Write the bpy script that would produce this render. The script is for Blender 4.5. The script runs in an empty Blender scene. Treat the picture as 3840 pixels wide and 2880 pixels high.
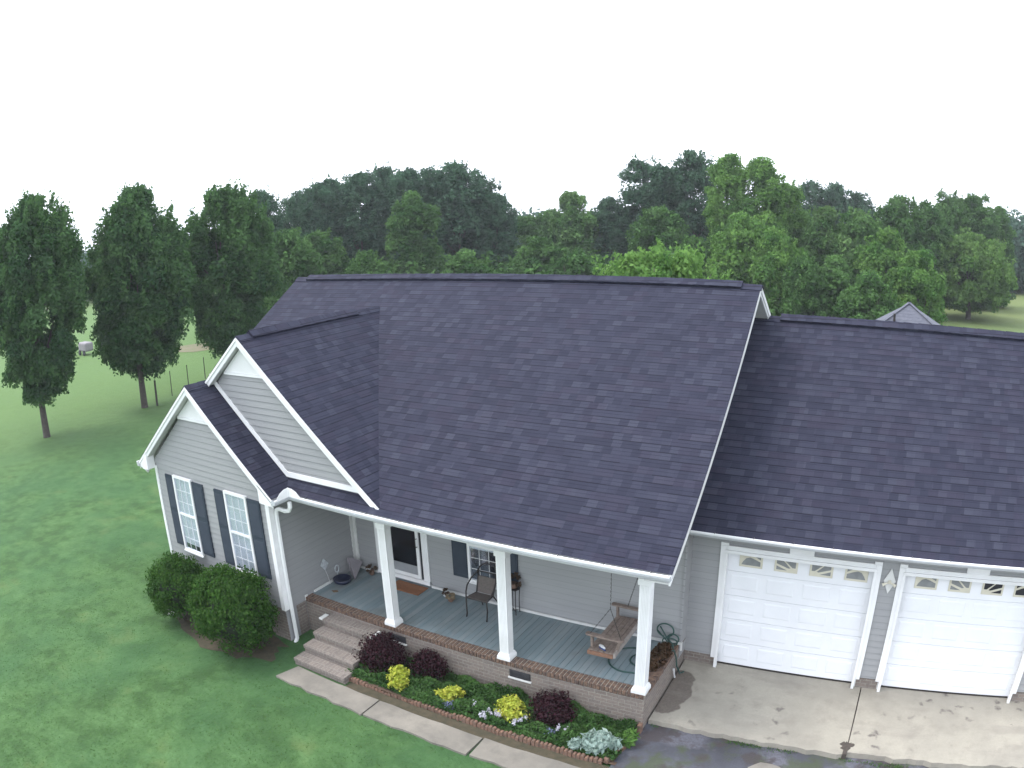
import bpy, math, random
import numpy as np
from mathutils import Vector, Matrix
R_=math.radians
sc=bpy.context.scene
col=sc.collection
rng=np.random.default_rng(7)
random.seed(7)

# ------------------------------------------------------------------ camera (a wide drone lens with its own barrel distortion)
cd=bpy.data.cameras.new('camera'); cam=bpy.data.objects.new('camera',cd); col.objects.link(cam)
sc.camera=cam; sc.render.engine='CYCLES'
cd.type='PANO'; cd.clip_start=0.05; cd.clip_end=2000; cd.sensor_width=36; cd.sensor_fit='HORIZONTAL'
def _camset(n,v):
    for t in (getattr(cd,'cycles',None),cd):
        try: setattr(t,n,v); return
        except Exception: pass
_camset('panorama_type','FISHEYE_LENS_POLYNOMIAL')
_camset('fisheye_fov',R_(200))
for i,c in enumerate((0.0,-0.036961004577377936,-5.265200941857775e-05,1.1684492791720454e-06,-1.6488572589e-07)):
    _camset('fisheye_polynomial_k%d'%i,c)
YAW,PIT,ROL=-0.52242,-0.21987,-0.03274
_cy,_sy,_cp,_sp=math.cos(YAW),math.sin(YAW),math.cos(PIT),math.sin(PIT)
F_=Vector((_sy*_cp,_cy*_cp,_sp)); Rr=Vector((_cy,-_sy,0)); Uu=Rr.cross(F_)
Rt=Rr*math.cos(ROL)+Uu*math.sin(ROL); Up=-Rr*math.sin(ROL)+Uu*math.cos(ROL)
cam.matrix_world=Matrix(((Rt.x,Up.x,-F_.x,9.8172),(Rt.y,Up.y,-F_.y,-8.8496),(Rt.z,Up.z,-F_.z,7.3638),(0,0,0,1)))

# ------------------------------------------------------------------ sky and sun
SUN_EL,SUN_AZ=R_(60),R_(-105)          # azimuth clockwise from +y
world=bpy.data.worlds.new('World'); sc.world=world; world.use_nodes=True
wt=world.node_tree; wt.nodes.clear()
sky=wt.nodes.new('ShaderNodeTexSky'); sky.sky_type='NISHITA'; sky.sun_disc=False
sky.sun_elevation=SUN_EL; sky.sun_rotation=SUN_AZ; sky.air_density=1.2; sky.dust_density=6; sky.ozone_density=1
wm=wt.nodes.new('ShaderNodeMix'); wm.data_type='RGBA'; wm.inputs[0].default_value=0.85
wm.inputs[7].default_value=(8.9,9.5,10.6,1)       # even cloud cover
wb=wt.nodes.new('ShaderNodeBackground'); wb.inputs[1].default_value=0.12
wo=wt.nodes.new('ShaderNodeOutputWorld')
wt.links.new(sky.outputs[0],wm.inputs[6]); wt.links.new(wm.outputs[2],wb.inputs[0]); wt.links.new(wb.outputs[0],wo.inputs[0])
sd=bpy.data.lights.new('sun','SUN'); sd.energy=1.0; sd.angle=R_(22); sd.color=(1.0,0.97,0.93)
sun=bpy.data.objects.new('sun',sd); col.objects.link(sun)
_d=Vector((math.sin(SUN_AZ)*math.cos(SUN_EL),math.cos(SUN_AZ)*math.cos(SUN_EL),math.sin(SUN_EL)))
sun.rotation_euler=_d.to_track_quat('Z','Y').to_euler()
sc.view_settings.view_transform='Standard'; sc.view_settings.look='None'; sc.view_settings.gamma=1
sc.view_settings.exposure=1.2
sc.cycles.max_bounces=6; sc.cycles.diffuse_bounces=3; sc.cycles.transparent_max_bounces=8; sc.cycles.volume_bounces=0

# ------------------------------------------------------------------ materials
def newmat(n):
    m=bpy.data.materials.new(n); m.use_nodes=True; nt=m.node_tree
    b=nt.nodes['Principled BSDF']; return m,nt,b
def N(nt,t,**k):
    n=nt.nodes.new(t)
    for a,v in k.items():
        if a.startswith('i_'):
            key=a[2:]; key=int(key) if key.isdigit() else key.replace('_',' ')
            n.inputs[key].default_value=v
        else: setattr(n,a,v)
    return n
def L(nt,a,b): nt.links.new(a,b)
def rgb(c): return (c[0],c[1],c[2],1)
def coords(nt,mode='OBJ'):
    if mode=='UV': return N(nt,'ShaderNodeUVMap').outputs[0]
    return N(nt,'ShaderNodeNewGeometry').outputs['Position']
def noise(nt,src,scale,detail=4,rough=.6):
    n=N(nt,'ShaderNodeTexNoise'); n.inputs['Scale'].default_value=scale; n.inputs['Detail'].default_value=detail; n.inputs['Roughness'].default_value=rough
    L(nt,src,n.inputs['Vector']); return n.outputs['Fac']
def ramp(nt,src,a,b,lo=0.,hi=1.):
    m=N(nt,'ShaderNodeMapRange',clamp=True); m.inputs[1].default_value=a; m.inputs[2].default_value=b; m.inputs[3].default_value=lo; m.inputs[4].default_value=hi
    L(nt,src,m.inputs[0]); return m.outputs[0]
def mix(nt,f,a,b,blend='MIX'):
    m=N(nt,'ShaderNodeMix',data_type='RGBA',blend_type=blend)
    for i,v in ((0,f),(6,a),(7,b)):
        if hasattr(v,'links') or hasattr(v,'is_linked'): L(nt,v,m.inputs[i])
        else: m.inputs[i].default_value=v if i==0 else rgb(v)
    return m.outputs[2]
def math_(nt,op,a,b=0.):
    m=N(nt,'ShaderNodeMath',operation=op)
    for i,v in ((0,a),(1,b)):
        if hasattr(v,'is_linked'): L(nt,v,m.inputs[i])
        else: m.inputs[i].default_value=v
    return m.outputs[0]
def bump(nt,b,h,strength=.3,dist=.01):
    n=N(nt,'ShaderNodeBump'); n.inputs['Strength'].default_value=strength; n.inputs['Distance'].default_value=dist
    L(nt,h,n.inputs['Height']); L(nt,n.outputs[0],b.inputs['Normal'])
def simple(n,c1,c2=None,scale=3.,rough=.6,bs=0.,bscale=40.,metal=0.,spec=.5,lo=.35,hi=.65):
    m,nt,b=newmat(n); b.inputs['Roughness'].default_value=rough; b.inputs['Metallic'].default_value=metal
    b.inputs['Specular IOR Level'].default_value=spec
    p=coords(nt)
    if c2 is None: c2=tuple(x*.88 for x in c1)
    f=ramp(nt,noise(nt,p,scale),lo,hi)
    L(nt,mix(nt,f,c1,c2),b.inputs['Base Color'])
    if bs: bump(nt,b,noise(nt,p,bscale),bs,.01)
    return m
M={}
M['white']=simple('white_trim',(.80,.80,.80),(.72,.72,.71),1.5,.45)
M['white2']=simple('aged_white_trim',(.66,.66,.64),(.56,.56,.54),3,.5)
M['gutter']=simple('gutter_shaded_white',(.50,.515,.54),(.43,.44,.46),3,.45)  # white gutter greyed: the shading of its face is put into the colour
M['door_white']=simple('door_white',(.80,.81,.83),(.74,.75,.77),1.2,.4)
M['cream']=simple('cream_plastic',(.62,.59,.48),(.56,.53,.43),6,.4)
M['shutter']=simple('shutter_paint',(.032,.042,.058),(.040,.052,.068),3,.6,spec=.2)
M['black_metal']=simple('black_metal',(.012,.012,.014),(.03,.022,.018),20,.5)
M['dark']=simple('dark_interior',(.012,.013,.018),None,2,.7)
M['soffit']=simple('soffit',(.62,.62,.60),(.56,.56,.55),2,.6)
M['core']=simple('wall_core',(.30,.30,.31),None,2,.8)
M['soil']=simple('soil',(.060,.040,.028),(.10,.062,.040),5,.95,.6,30)
M['mulch']=simple('mulch',(.048,.044,.026),(.075,.060,.036),9,.95,.8,40)
M['sling']=simple('sling_fabric',(.10,.085,.075),(.13,.11,.10),30,.8)
M['pot_dark']=simple('dark_pot',(.010,.014,.035),(.016,.02,.045),8,.35)
M['terracotta']=simple('clay_pot',(.12,.07,.05),(.16,.10,.07),12,.8)
M['dry']=simple('dry_plant',(.13,.085,.055),(.20,.14,.09),30,.9)
M['old_wood']=simple('old_wood',(.15,.115,.095),(.23,.18,.15),14,.8,.4,60)
M['warm_wood']=simple('warm_wood',(.25,.13,.08),(.17,.10,.07),12,.8,.4,60)
M['board']=simple('grey_board',(.20,.185,.20),(.24,.22,.235),4,.7)
M['mat']=simple('coir',(.26,.105,.045),(.19,.085,.04),40,.95,.5,120)
M['hose']=simple('hose_rubber',(.015,.075,.06),(.02,.05,.045),20,.45)
M['bark']=simple('bark',(.045,.038,.033),(.075,.063,.055),8,.95,.8,25)
M['post']=simple('weathered_post',(.03,.028,.025),(.06,.05,.045),10,.9)
M['vent']=simple('vent_metal',(.03,.03,.034),(.05,.05,.055),10,.5)
M['stone_white']=simple('pale_stone',(.62,.62,.62),(.45,.45,.45),14,.7)
M['glass_sil']=simple('silver_glass',(.55,.58,.60),(.35,.37,.40),25,.3)

def glassy(n,c,rough=.08,mixf=.25):
    m,nt,b=newmat(n); nt.nodes.remove(b)
    out=[x for x in nt.nodes if x.type=='OUTPUT_MATERIAL'][0]
    t=N(nt,'ShaderNodeBsdfTransparent'); t.inputs[0].default_value=rgb(c)
    g=N(nt,'ShaderNodeBsdfGlossy'); g.inputs['Roughness'].default_value=rough; g.inputs[0].default_value=(.9,.93,1,1)
    lw=N(nt,'ShaderNodeLayerWeight'); lw.inputs[0].default_value=.35
    s=N(nt,'ShaderNodeMixShader'); L(nt,ramp(nt,lw.outputs['Fresnel'],0,1,mixf*.5,mixf*2.2),s.inputs[0])
    L(nt,t.outputs[0],s.inputs[1]); L(nt,g.outputs[0],s.inputs[2]); L(nt,s.outputs[0],out.inputs[0]); return m
M['glass']=glassy('window_glass',(.95,.97,1.0),.10,.16)
M['dark_glass']=glassy('door_glass',(.25,.25,.30),.12,.10)

def mk_shingle():
    m,nt,b=newmat('shingles'); uv=coords(nt,'UV'); sp=N(nt,'ShaderNodeSeparateXYZ'); L(nt,uv,sp.inputs[0])
    vv=math_(nt,'DIVIDE',sp.outputs[1],EXP_); row=math_(nt,'FLOOR',vv); fr=math_(nt,'FRACT',vv)
    w1=N(nt,'ShaderNodeTexWhiteNoise',noise_dimensions='1D'); L(nt,row,w1.inputs['W'])
    def cells(w,mul):
        u=math_(nt,'ADD',math_(nt,'DIVIDE',sp.outputs[0],w),math_(nt,'MULTIPLY',w1.outputs[0],mul)); c=math_(nt,'FLOOR',u)
        k=N(nt,'ShaderNodeCombineXYZ'); L(nt,c,k.inputs[0]); L(nt,row,k.inputs[1]); x=N(nt,'ShaderNodeTexWhiteNoise',noise_dimensions='2D'); L(nt,k.outputs[0],x.inputs['Vector'])
        return x.outputs[0],x.outputs['Color'],math_(nt,'FRACT',u)
    a,ac,fa=cells(.155,7.3); c,cc,fc=cells(.31,3.9)
    f=math_(nt,'ADD',math_(nt,'MULTIPLY',a,.75),math_(nt,'MULTIPLY',c,.25))
    base=mix(nt,ramp(nt,f,.18,.60),(.022,.0235,.040),(.031,.033,.053))
    base=mix(nt,ramp(nt,f,.66,.98),base,(.046,.049,.071))
    hue=N(nt,'ShaderNodeSeparateColor'); L(nt,cc,hue.inputs[0])
    base=mix(nt,math_(nt,'MULTIPLY',ramp(nt,hue.outputs[1],.6,.9),.35),base,(.036,.030,.049))
    p=coords(nt)
    n1=noise(nt,p,.6,5); n2=noise(nt,p,60,2); n3=noise(nt,p,5,4)
    base=mix(nt,ramp(nt,n1,.35,.7,0,.15),base,(.030,.031,.046))
    base=mix(nt,ramp(nt,n3,.40,.75,0,.15),base,(.034,.039,.058))
    base=mix(nt,ramp(nt,n2,.3,.7,.0,.22),base,(.014,.014,.024))
    # course shadow line along the tab butts, painted into the colour
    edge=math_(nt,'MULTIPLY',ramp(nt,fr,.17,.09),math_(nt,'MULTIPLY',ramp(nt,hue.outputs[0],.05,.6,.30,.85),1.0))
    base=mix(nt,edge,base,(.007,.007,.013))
    L(nt,base,b.inputs['Base Color']); b.inputs['Roughness'].default_value=.8; b.inputs['Specular IOR Level'].default_value=.12
    bump(nt,b,math_(nt,'ADD',math_(nt,'MULTIPLY',n2,.4),math_(nt,'ADD',f,math_(nt,'MULTIPLY',fr,-.3))),.5,.006)
    return m
EXP_=.143
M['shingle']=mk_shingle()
def mk_siding(n,c1,c2):
    m,nt,b=newmat(n); p=coords(nt)
    s=N(nt,'ShaderNodeVectorMath',operation='MULTIPLY'); s.inputs[1].default_value=(.6,.6,7); L(nt,p,s.inputs[0])
    f=ramp(nt,noise(nt,s.outputs[0],1.6,4),.3,.7); L(nt,mix(nt,f,c1,c2),b.inputs['Base Color'])
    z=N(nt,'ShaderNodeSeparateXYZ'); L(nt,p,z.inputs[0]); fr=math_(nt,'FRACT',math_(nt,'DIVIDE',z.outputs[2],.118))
    c0=b.inputs['Base Color'].links[0].from_socket          # shadow line under each lap lip, painted into the colour
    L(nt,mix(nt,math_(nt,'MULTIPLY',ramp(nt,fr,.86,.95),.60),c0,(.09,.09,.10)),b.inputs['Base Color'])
    b.inputs['Roughness'].default_value=.5; bump(nt,b,noise(nt,s.outputs[0],6,3),.12,.004); return m
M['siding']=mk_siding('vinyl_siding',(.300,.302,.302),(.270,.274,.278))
def mk_brick(n,c1,c2,mort,w=.2,h=.068,ms=.008,uvm='UV',vert=False):
    m,nt,b=newmat(n); uv=coords(nt,uvm)
    t=N(nt,'ShaderNodeTexBrick'); t.inputs['Color1'].default_value=rgb(c1); t.inputs['Color2'].default_value=rgb(c2); t.inputs['Mortar'].default_value=rgb(mort)
    t.inputs['Scale'].default_value=1; t.inputs['Mortar Size'].default_value=ms; t.inputs['Brick Width'].default_value=w; t.inputs['Row Height'].default_value=h; t.inputs['Mortar Smooth'].default_value=.2
    L(nt,uv,t.inputs['Vector']); p=coords(nt)
    c=mix(nt,ramp(nt,noise(nt,p,4,5),.35,.7,0,.75),t.outputs['Color'],(.205,.178,.16))
    c=mix(nt,ramp(nt,noise(nt,p,24,3),.5,.8,0,.6),c,(.06,.05,.045))
    L(nt,c,b.inputs['Base Color']); b.inputs['Roughness'].default_value=.85
    bump(nt,b,math_(nt,'SUBTRACT',noise(nt,p,60,3),t.outputs['Fac']),.6,.008); return m
M['brick']=mk_brick('foundation_brick',(.225,.180,.148),(.160,.130,.112),(.27,.245,.215))
M['capbrick']=simple('rowlock_brick',(.19,.118,.080),(.070,.048,.042),14,.85,.6,70)
M['stepbrick']=mk_brick('step_brick',(.235,.198,.170),(.160,.136,.118),(.27,.245,.22),.075,.2,.008)
M['edgebrick']=simple('edging_brick',(.22,.12,.08),(.12,.085,.065),20,.9,.7,60)
def mk_deck():
    m,nt,b=newmat('painted_deck'); p=coords(nt)
    s=N(nt,'ShaderNodeSeparateXYZ'); L(nt,p,s.inputs[0])
    q=math_(nt,'FLOOR',math_(nt,'DIVIDE',s.outputs[0],.112))
    w=N(nt,'ShaderNodeTexWhiteNoise',noise_dimensions='1D'); L(nt,q,w.inputs['W'])
    sc_=N(nt,'ShaderNodeVectorMath',operation='MULTIPLY'); sc_.inputs[1].default_value=(6,.8,1); L(nt,p,sc_.inputs[0])
    st=noise(nt,sc_.outputs[0],1.6,5)
    c=mix(nt,w.outputs[0],(.155,.205,.222),(.215,.262,.275))
    c=mix(nt,ramp(nt,st,.45,.75,0,.6),c,(.27,.285,.285))
    c=mix(nt,ramp(nt,noise(nt,p,1.1,4),.55,.75,0,.6),c,(.13,.13,.115))
    L(nt,c,b.inputs['Base Color']); b.inputs['Roughness'].default_value=.55; bump(nt,b,st,.25,.005); return m
M['deck']=mk_deck()
M['deck'].node_tree.nodes['Principled BSDF'].inputs['Specular IOR Level'].default_value=.3
def mk_concrete(n,c1,c2,stain,blot=0.0,wet=False):
    m,nt,b=newmat(n); p=coords(nt)
    a=noise(nt,p,.9,5,.65); d=noise(nt,p,3.2,6,.7); e=noise(nt,p,28,3)
    c=mix(nt,ramp(nt,a,.35,.65),c1,c2); c=mix(nt,ramp(nt,d,.5,.75,0,.6),c,stain)
    rough=.8
    if blot:
        v=N(nt,'ShaderNodeTexVoronoi'); v.inputs['Scale'].default_value=3.4; v.inputs['Randomness'].default_value=1
        w=N(nt,'ShaderNodeVectorMath',operation='ADD'); nn=N(nt,'ShaderNodeTexNoise'); nn.inputs['Scale'].default_value=7; L(nt,p,nn.inputs['Vector'])
        sv=N(nt,'ShaderNodeVectorMath',operation='SCALE'); sv.inputs['Scale'].default_value=.28; L(nt,nn.outputs['Color'],sv.inputs[0])
        L(nt,p,w.inputs[0]); L(nt,sv.outputs[0],w.inputs[1]); L(nt,w.outputs[0],v.inputs['Vector'])
        k=ramp(nt,v.outputs['Distance'],.06,.26,1,0)
        k=math_(nt,'MULTIPLY',k,ramp(nt,noise(nt,p,.8,2),.47,.56)); c=mix(nt,math_(nt,'MULTIPLY',k,blot),c,(.07,.055,.055))
    if wet:
        # damp stain beside the porch (fixed place on the slab)
        s=N(nt,'ShaderNodeSeparateXYZ'); nn2=N(nt,'ShaderNodeTexNoise'); nn2.inputs['Scale'].default_value=3; L(nt,p,nn2.inputs['Vector'])
        s2=N(nt,'ShaderNodeSeparateXYZ'); L(nt,p,s2.inputs[0])
        dx=math_(nt,'DIVIDE',math_(nt,'SUBTRACT',s2.outputs[0],6.90),.36); dy=math_(nt,'DIVIDE',math_(nt,'SUBTRACT',s2.outputs[1],1.02),.62)
        r2=math_(nt,'ADD',math_(nt,'MULTIPLY',dx,dx),math_(nt,'MULTIPLY',dy,dy)); r2=math_(nt,'ADD',r2,math_(nt,'MULTIPLY',math_(nt,'SUBTRACT',nn2.outputs['Fac'],.5),1.6))
        k=ramp(nt,r2,.8,.95,1,0); c=mix(nt,math_(nt,'MULTIPLY',k,.85),c,(.085,.065,.055))
        # long damp run along the drive
        sc2=N(nt,'ShaderNodeVectorMath',operation='MULTIPLY'); sc2.inputs[1].default_value=(.5,2.2,1); L(nt,p,sc2.inputs[0])
        c=mix(nt,ramp(nt,noise(nt,sc2.outputs[0],1.3,4),.55,.68,0,.35),c,(.19,.17,.15))
    c=mix(nt,ramp(nt,e,.35,.7,0,.3),c,tuple(x*.7 for x in c1))
    L(nt,c,b.inputs['Base Color']); b.inputs['Roughness'].default_value=rough; bump(nt,b,math_(nt,'ADD',d,e),.3,.006); return m
M['drive']=mk_concrete('driveway_concrete',(.345,.318,.262),(.265,.245,.205),(.19,.17,.145),.85,True)
M['walk']=mk_concrete('walk_concrete',(.255,.232,.196),(.155,.143,.124),(.10,.092,.08))
def mk_asphalt():
    m,nt,b=newmat('old_asphalt'); p=coords(nt)
    c=mix(nt,ramp(nt,noise(nt,p,.8,5),.4,.62),(.036,.037,.046),(.070,.075,.095))
    c=mix(nt,ramp(nt,noise(nt,p,1.1,6),.50,.60,0,.85),c,(.125,.125,.15)); c=mix(nt,ramp(nt,noise(nt,p,1.7,5),.52,.62,0,.8),c,(.050,.068,.026)); c=mix(nt,ramp(nt,noise(nt,p,2.3,5),.52,.6,0,.8),c,(.045,.034,.034))
    c=mix(nt,ramp(nt,noise(nt,p,30,3),.4,.7,0,.5),c,(.05,.045,.05))
    L(nt,c,b.inputs['Base Color']); b.inputs['Roughness'].default_value=.7; bump(nt,b,noise(nt,p,40,3),.6,.01); return m
M['asphalt']=mk_asphalt()
def mk_lawn():
    m,nt,b=newmat('lawn'); p=coords(nt)
    a=noise(nt,p,.45,5,.6); d=noise(nt,p,1.9,6,.65); e=noise(nt,p,14,4,.7); g=noise(nt,p,.05,3)
    c=mix(nt,ramp(nt,a,.35,.65),(.044,.096,.029),(.066,.136,.043))
    c=mix(nt,ramp(nt,d,.45,.68,0,.8),c,(.094,.180,.066))
    c=mix(nt,ramp(nt,d,.50,.32,0,.8),c,(.032,.070,.022))
    c=mix(nt,ramp(nt,e,.35,.65,0,.35),c,(.036,.078,.024))
    c=mix(nt,ramp(nt,noise(nt,p,.9,3),.6,.75,0,.5),c,(.120,.158,.055))
    c=mix(nt,ramp(nt,noise(nt,p,.30,4),.42,.60,0,.55),c,(.044,.108,.042))
    s=N(nt,'ShaderNodeSeparateXYZ'); L(nt,p,s.inputs[0])
    # yellower meadow further from the house, its brighter daylight painted in too
    far=math_(nt,'ADD',math_(nt,'MULTIPLY',s.outputs[0],-1),math_(nt,'MULTIPLY',s.outputs[1],.35))
    c=mix(nt,ramp(nt,math_(nt,'ADD',far,math_(nt,'MULTIPLY',g,8)),20,34,0,.75),c,(.108,.180,.055))
    c=mix(nt,ramp(nt,s.outputs[1],40,60,0,.8),c,(.16,.19,.07))
    L(nt,c,b.inputs['Base Color']); b.inputs['Roughness'].default_value=.9; b.inputs['Specular IOR Level'].default_value=.2
    bump(nt,b,math_(nt,'ADD',e,d),.8,.05); return m
M['lawn']=mk_lawn()
def mk_leaf(n,c1,c2,c3,trans=.35):
    m,nt,b=newmat(n); nt.nodes.remove(b); out=[x for x in nt.nodes if x.type=='OUTPUT_MATERIAL'][0]
    at=N(nt,'ShaderNodeAttribute'); at.attribute_name='tint'
    s=N(nt,'ShaderNodeSeparateColor'); L(nt,at.outputs['Color'],s.inputs[0])
    c=mix(nt,s.outputs[0],c1,c2); c=mix(nt,math_(nt,'MULTIPLY',s.outputs[1],.5),c,c3)
    d=N(nt,'ShaderNodeBsdfDiffuse'); t=N(nt,'ShaderNodeBsdfTranslucent'); x=N(nt,'ShaderNodeMixShader'); x.inputs[0].default_value=trans
    L(nt,c,d.inputs[0]); L(nt,c,t.inputs[0]); L(nt,d.outputs[0],x.inputs[1]); L(nt,t.outputs[0],x.inputs[2]); L(nt,x.outputs[0],out.inputs[0]); return m
M['l_oval']=mk_leaf('dark_oak_leaf',(0.034, 0.082, 0.026),(0.095, 0.185, 0.06),(0.045, 0.095, 0.06))
M['l_pine']=mk_leaf('pine_needle',(0.034, 0.078, 0.048),(0.085, 0.165, 0.095),(0.07, 0.1, 0.065))
M['l_leafy']=mk_leaf('mid_green_leaf',(0.036, 0.09, 0.028),(0.115, 0.225, 0.068),(0.07, 0.12, 0.045))
M['l_pale']=mk_leaf('pale_olive_leaf',(0.055, 0.13, 0.04),(0.155, 0.28, 0.095),(0.1, 0.15, 0.055))
M['l_bright']=mk_leaf('fresh_green_leaf',(0.06, 0.145, 0.038),(0.175, 0.325, 0.08),(0.1, 0.16, 0.045))
M['l_shrub']=mk_leaf('bright_spring_leaf',(0.06, 0.15, 0.038),(0.175, 0.32, 0.085),(0.12, 0.2, 0.05))
M['l_box']=mk_leaf('boxwood_leaf',(0.022, 0.062, 0.016),(0.06, 0.14, 0.03),(0.08, 0.13, 0.03))
M['l_red']=mk_leaf('barberry_leaf',(0.028, 0.013, 0.018),(0.066, 0.026, 0.036),(0.035, 0.03, 0.022))
M['l_yellow']=mk_leaf('golden_leaf',(0.3, 0.4, 0.05),(0.6, 0.66, 0.12),(0.48, 0.32, 0.06))
M['l_silver']=mk_leaf('silver_leaf',(.20,.30,.27),(.42,.52,.47),(.3,.38,.3))
M['l_bed']=mk_leaf('bed_foliage',(0.032, 0.085, 0.026),(0.095, 0.195, 0.06),(0.06, 0.09, 0.03))
M['petal']=mk_leaf('white_petal',(.55,.52,.62),(.80,.80,.84),(.5,.5,.6))
M['blue_petal']=mk_leaf('blue_petal',(.13,.15,.28),(.26,.30,.45),(.2,.2,.3))
M['l_far']=mk_leaf('far_wood_leaf',(0.04, 0.085, 0.062),(0.085, 0.15, 0.1),(0.07, 0.1, 0.08))

# ------------------------------------------------------------------ mesh builder
class MB:
    def __init__(s): s.v=[]; s.f=[]
    def add(s,vs,fs):
        o=len(s.v); s.v+= [tuple(x) for x in vs]; s.f+=[tuple(i+o for i in f) for f in fs]; return s
    def box(s,x0,x1,y0,y1,z0,z1):
        return s.add([(x0,y0,z0),(x1,y0,z0),(x1,y1,z0),(x0,y1,z0),(x0,y0,z1),(x1,y0,z1),(x1,y1,z1),(x0,y1,z1)],
            [(0,3,2,1),(4,5,6,7),(0,1,5,4),(1,2,6,5),(2,3,7,6),(3,0,4,7)])
    def prism(s,poly,d):           # poly: 3d points, d: extrusion vector
        n=len(poly); d=Vector(d); a=[Vector(p) for p in poly]
        nn=Vector((0,0,0))
        for i in range(n): nn+=a[i].cross(a[(i+1)%n])
        if nn.dot(d)>0: a=a[::-1]
        s.add(a+[p+d for p in a],[tuple(range(n)),tuple(range(2*n-1,n-1,-1))]+[((i+1)%n,i,n+i,n+(i+1)%n) for i in range(n)]); return s
    def bar(s,a,b,w,h=None,up=(0,0,1)):   # rectangular bar a->b
        a,b=Vector(a),Vector(b); h=h or w; d=(b-a).normalized(); u=Vector(up)
        if abs(d.dot(u))>.98: u=Vector((0,1,0))
        r=d.cross(u).normalized(); u=r.cross(d)
        q=[(-r*w/2-u*h/2),(r*w/2-u*h/2),(r*w/2+u*h/2),(-r*w/2+u*h/2)]
        return s.add([a+k for k in q]+[b+k for k in q],[(0,3,2,1)[::-1],(4,5,6,7),(0,1,5,4),(1,2,6,5),(2,3,7,6),(3,0,4,7)])
    def tube(s,pts,r,n=8):
        pts=[Vector(p) for p in pts]; rs=r if isinstance(r,(list,tuple)) else [r]*len(pts); rings=[]
        u=None
        for i,p in enumerate(pts):
            d=(pts[min(i+1,len(pts)-1)]-pts[max(i-1,0)]).normalized()
            if u is None: u=Vector((0,0,1)) if abs(d.z)<.9 else Vector((1,0,0))
            r1=d.cross(u).normalized(); u=r1.cross(d).normalized()
            rings.append([p+(r1*math.cos(2*math.pi*k/n)+u*math.sin(2*math.pi*k/n))*rs[i] for k in range(n)])
        vs=[q for g in rings for q in g]; fs=[]
        for i in range(len(pts)-1):
            for k in range(n): fs.append((i*n+k,i*n+(k+1)%n,(i+1)*n+(k+1)%n,(i+1)*n+k))
        fs.append(tuple(range(n))[::-1]); fs.append(tuple(range((len(pts)-1)*n,len(pts)*n)))
        return s.add(vs,fs)
    def lathe(s,prof,c=(0,0,0),n=20):
        vs=[];fs=[]
        for r,z in prof: vs+=[(c[0]+r*math.cos(2*math.pi*k/n),c[1]+r*math.sin(2*math.pi*k/n),c[2]+z) for k in range(n)]
        for i in range(len(prof)-1):
            for k in range(n): fs.append((i*n+k,i*n+(k+1)%n,(i+1)*n+(k+1)%n,(i+1)*n+k))
        fs.append(tuple(range(n))[::-1]); fs.append(tuple(range((len(prof)-1)*n,len(prof)*n)))
        return s.add(vs,fs)
    def build(s,name,mat,parent=None,smooth=False,bevel=0):
        me=bpy.data.meshes.new(name); me.from_pydata(s.v,[],s.f); me.update()
        co=np.array(s.v); uvl=me.uv_layers.new(name='UVMap'); uv=np.zeros((len(me.loops),2))
        for p in me.polygons:
            n=p.normal; h=math.hypot(n.x,n.y)
            if h<1e-3: t=np.array((1,0,0)); b=np.array((0,1,0))
            else:
                t=np.array((-n.y/h,n.x/h,0)); b=np.cross(np.array(n),t)
            for li in p.loop_indices:
                q=co[me.loops[li].vertex_index]; uv[li]=(q@t,q@b)
        uvl.data.foreach_set('uv',uv.ravel())
        if smooth: me.polygons.foreach_set('use_smooth',[True]*len(me.polygons))
        me.materials.append(M[mat] if isinstance(mat,str) else mat)
        o=bpy.data.objects.new(name,me); col.objects.link(o)
        if parent: o.parent=parent
        if bevel:
            bm=o.modifiers.new('bevel','BEVEL'); bm.width=bevel; bm.segments=2; bm.limit_method='ANGLE'
        return o
def tag(o,label,cat,group=None,kind=None):
    if label: o['label']=label
    if cat: o['category']=cat
    if group: o['group']=group
    if kind: o['kind']=kind
    return o
def empty(name,loc=(0,0,0),label=None,cat=None,group=None,rz=0):
    o=bpy.data.objects.new(name,None); o.location=loc; o.rotation_euler=(0,0,rz); o.empty_display_size=.2; col.objects.link(o)
    return tag(o,label,cat,group)
def clip(poly,p0,n):     # keep side where (p-p0).n>=0
    out=[]; m=len(poly)
    for i in range(m):
        a,b=poly[i],poly[(i+1)%m]; da=(a-p0).dot(n); db=(b-p0).dot(n)
        if da>=0: out.append(a)
        if da*db<0: out.append(a+(b-a)*(da/(da-db)))
    return out
def lap(mb,poly,exp,butt,phase=0.):
    """lapped courses (shingles or siding) on a convex planar polygon; courses run level"""
    P=[Vector(p) for p in poly]; n=Vector((0,0,0))
    for i in range(len(P)): n+=P[i].cross(P[(i+1)%len(P)])
    n.normalize(); t=Vector((-n.y,n.x,0)).normalized(); b=n.cross(t)
    vs=[p.dot(b) for p in P]; lo,hi=min(vs),max(vs); k=math.floor((lo-phase)/exp)
    while phase+k*exp<hi:
        v0=phase+k*exp; v1=v0+exp; q=clip(clip(P,b*v0+n*P[0].dot(n),b),b*v1+n*P[0].dot(n),-b)
        k+=1
        if len(q)<3: continue
        up=[]
        for p in q:
            f=(p.dot(b)-v0)/exp; up.append(p+n*(butt*(1-f)+.0008))
        m=len(q); mb.add(up,[tuple(range(m))])
        low=[i for i,p in enumerate(q) if p.dot(b)-v0<exp*1e-3]
        if len(low)==2:
            i,j=low
            if (j-i)%m!=1: i,j=j,i
            mb.add([q[i]-n*.002,q[j]-n*.002,up[j],up[i]],[(0,1,2,3)])
    return mb
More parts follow.
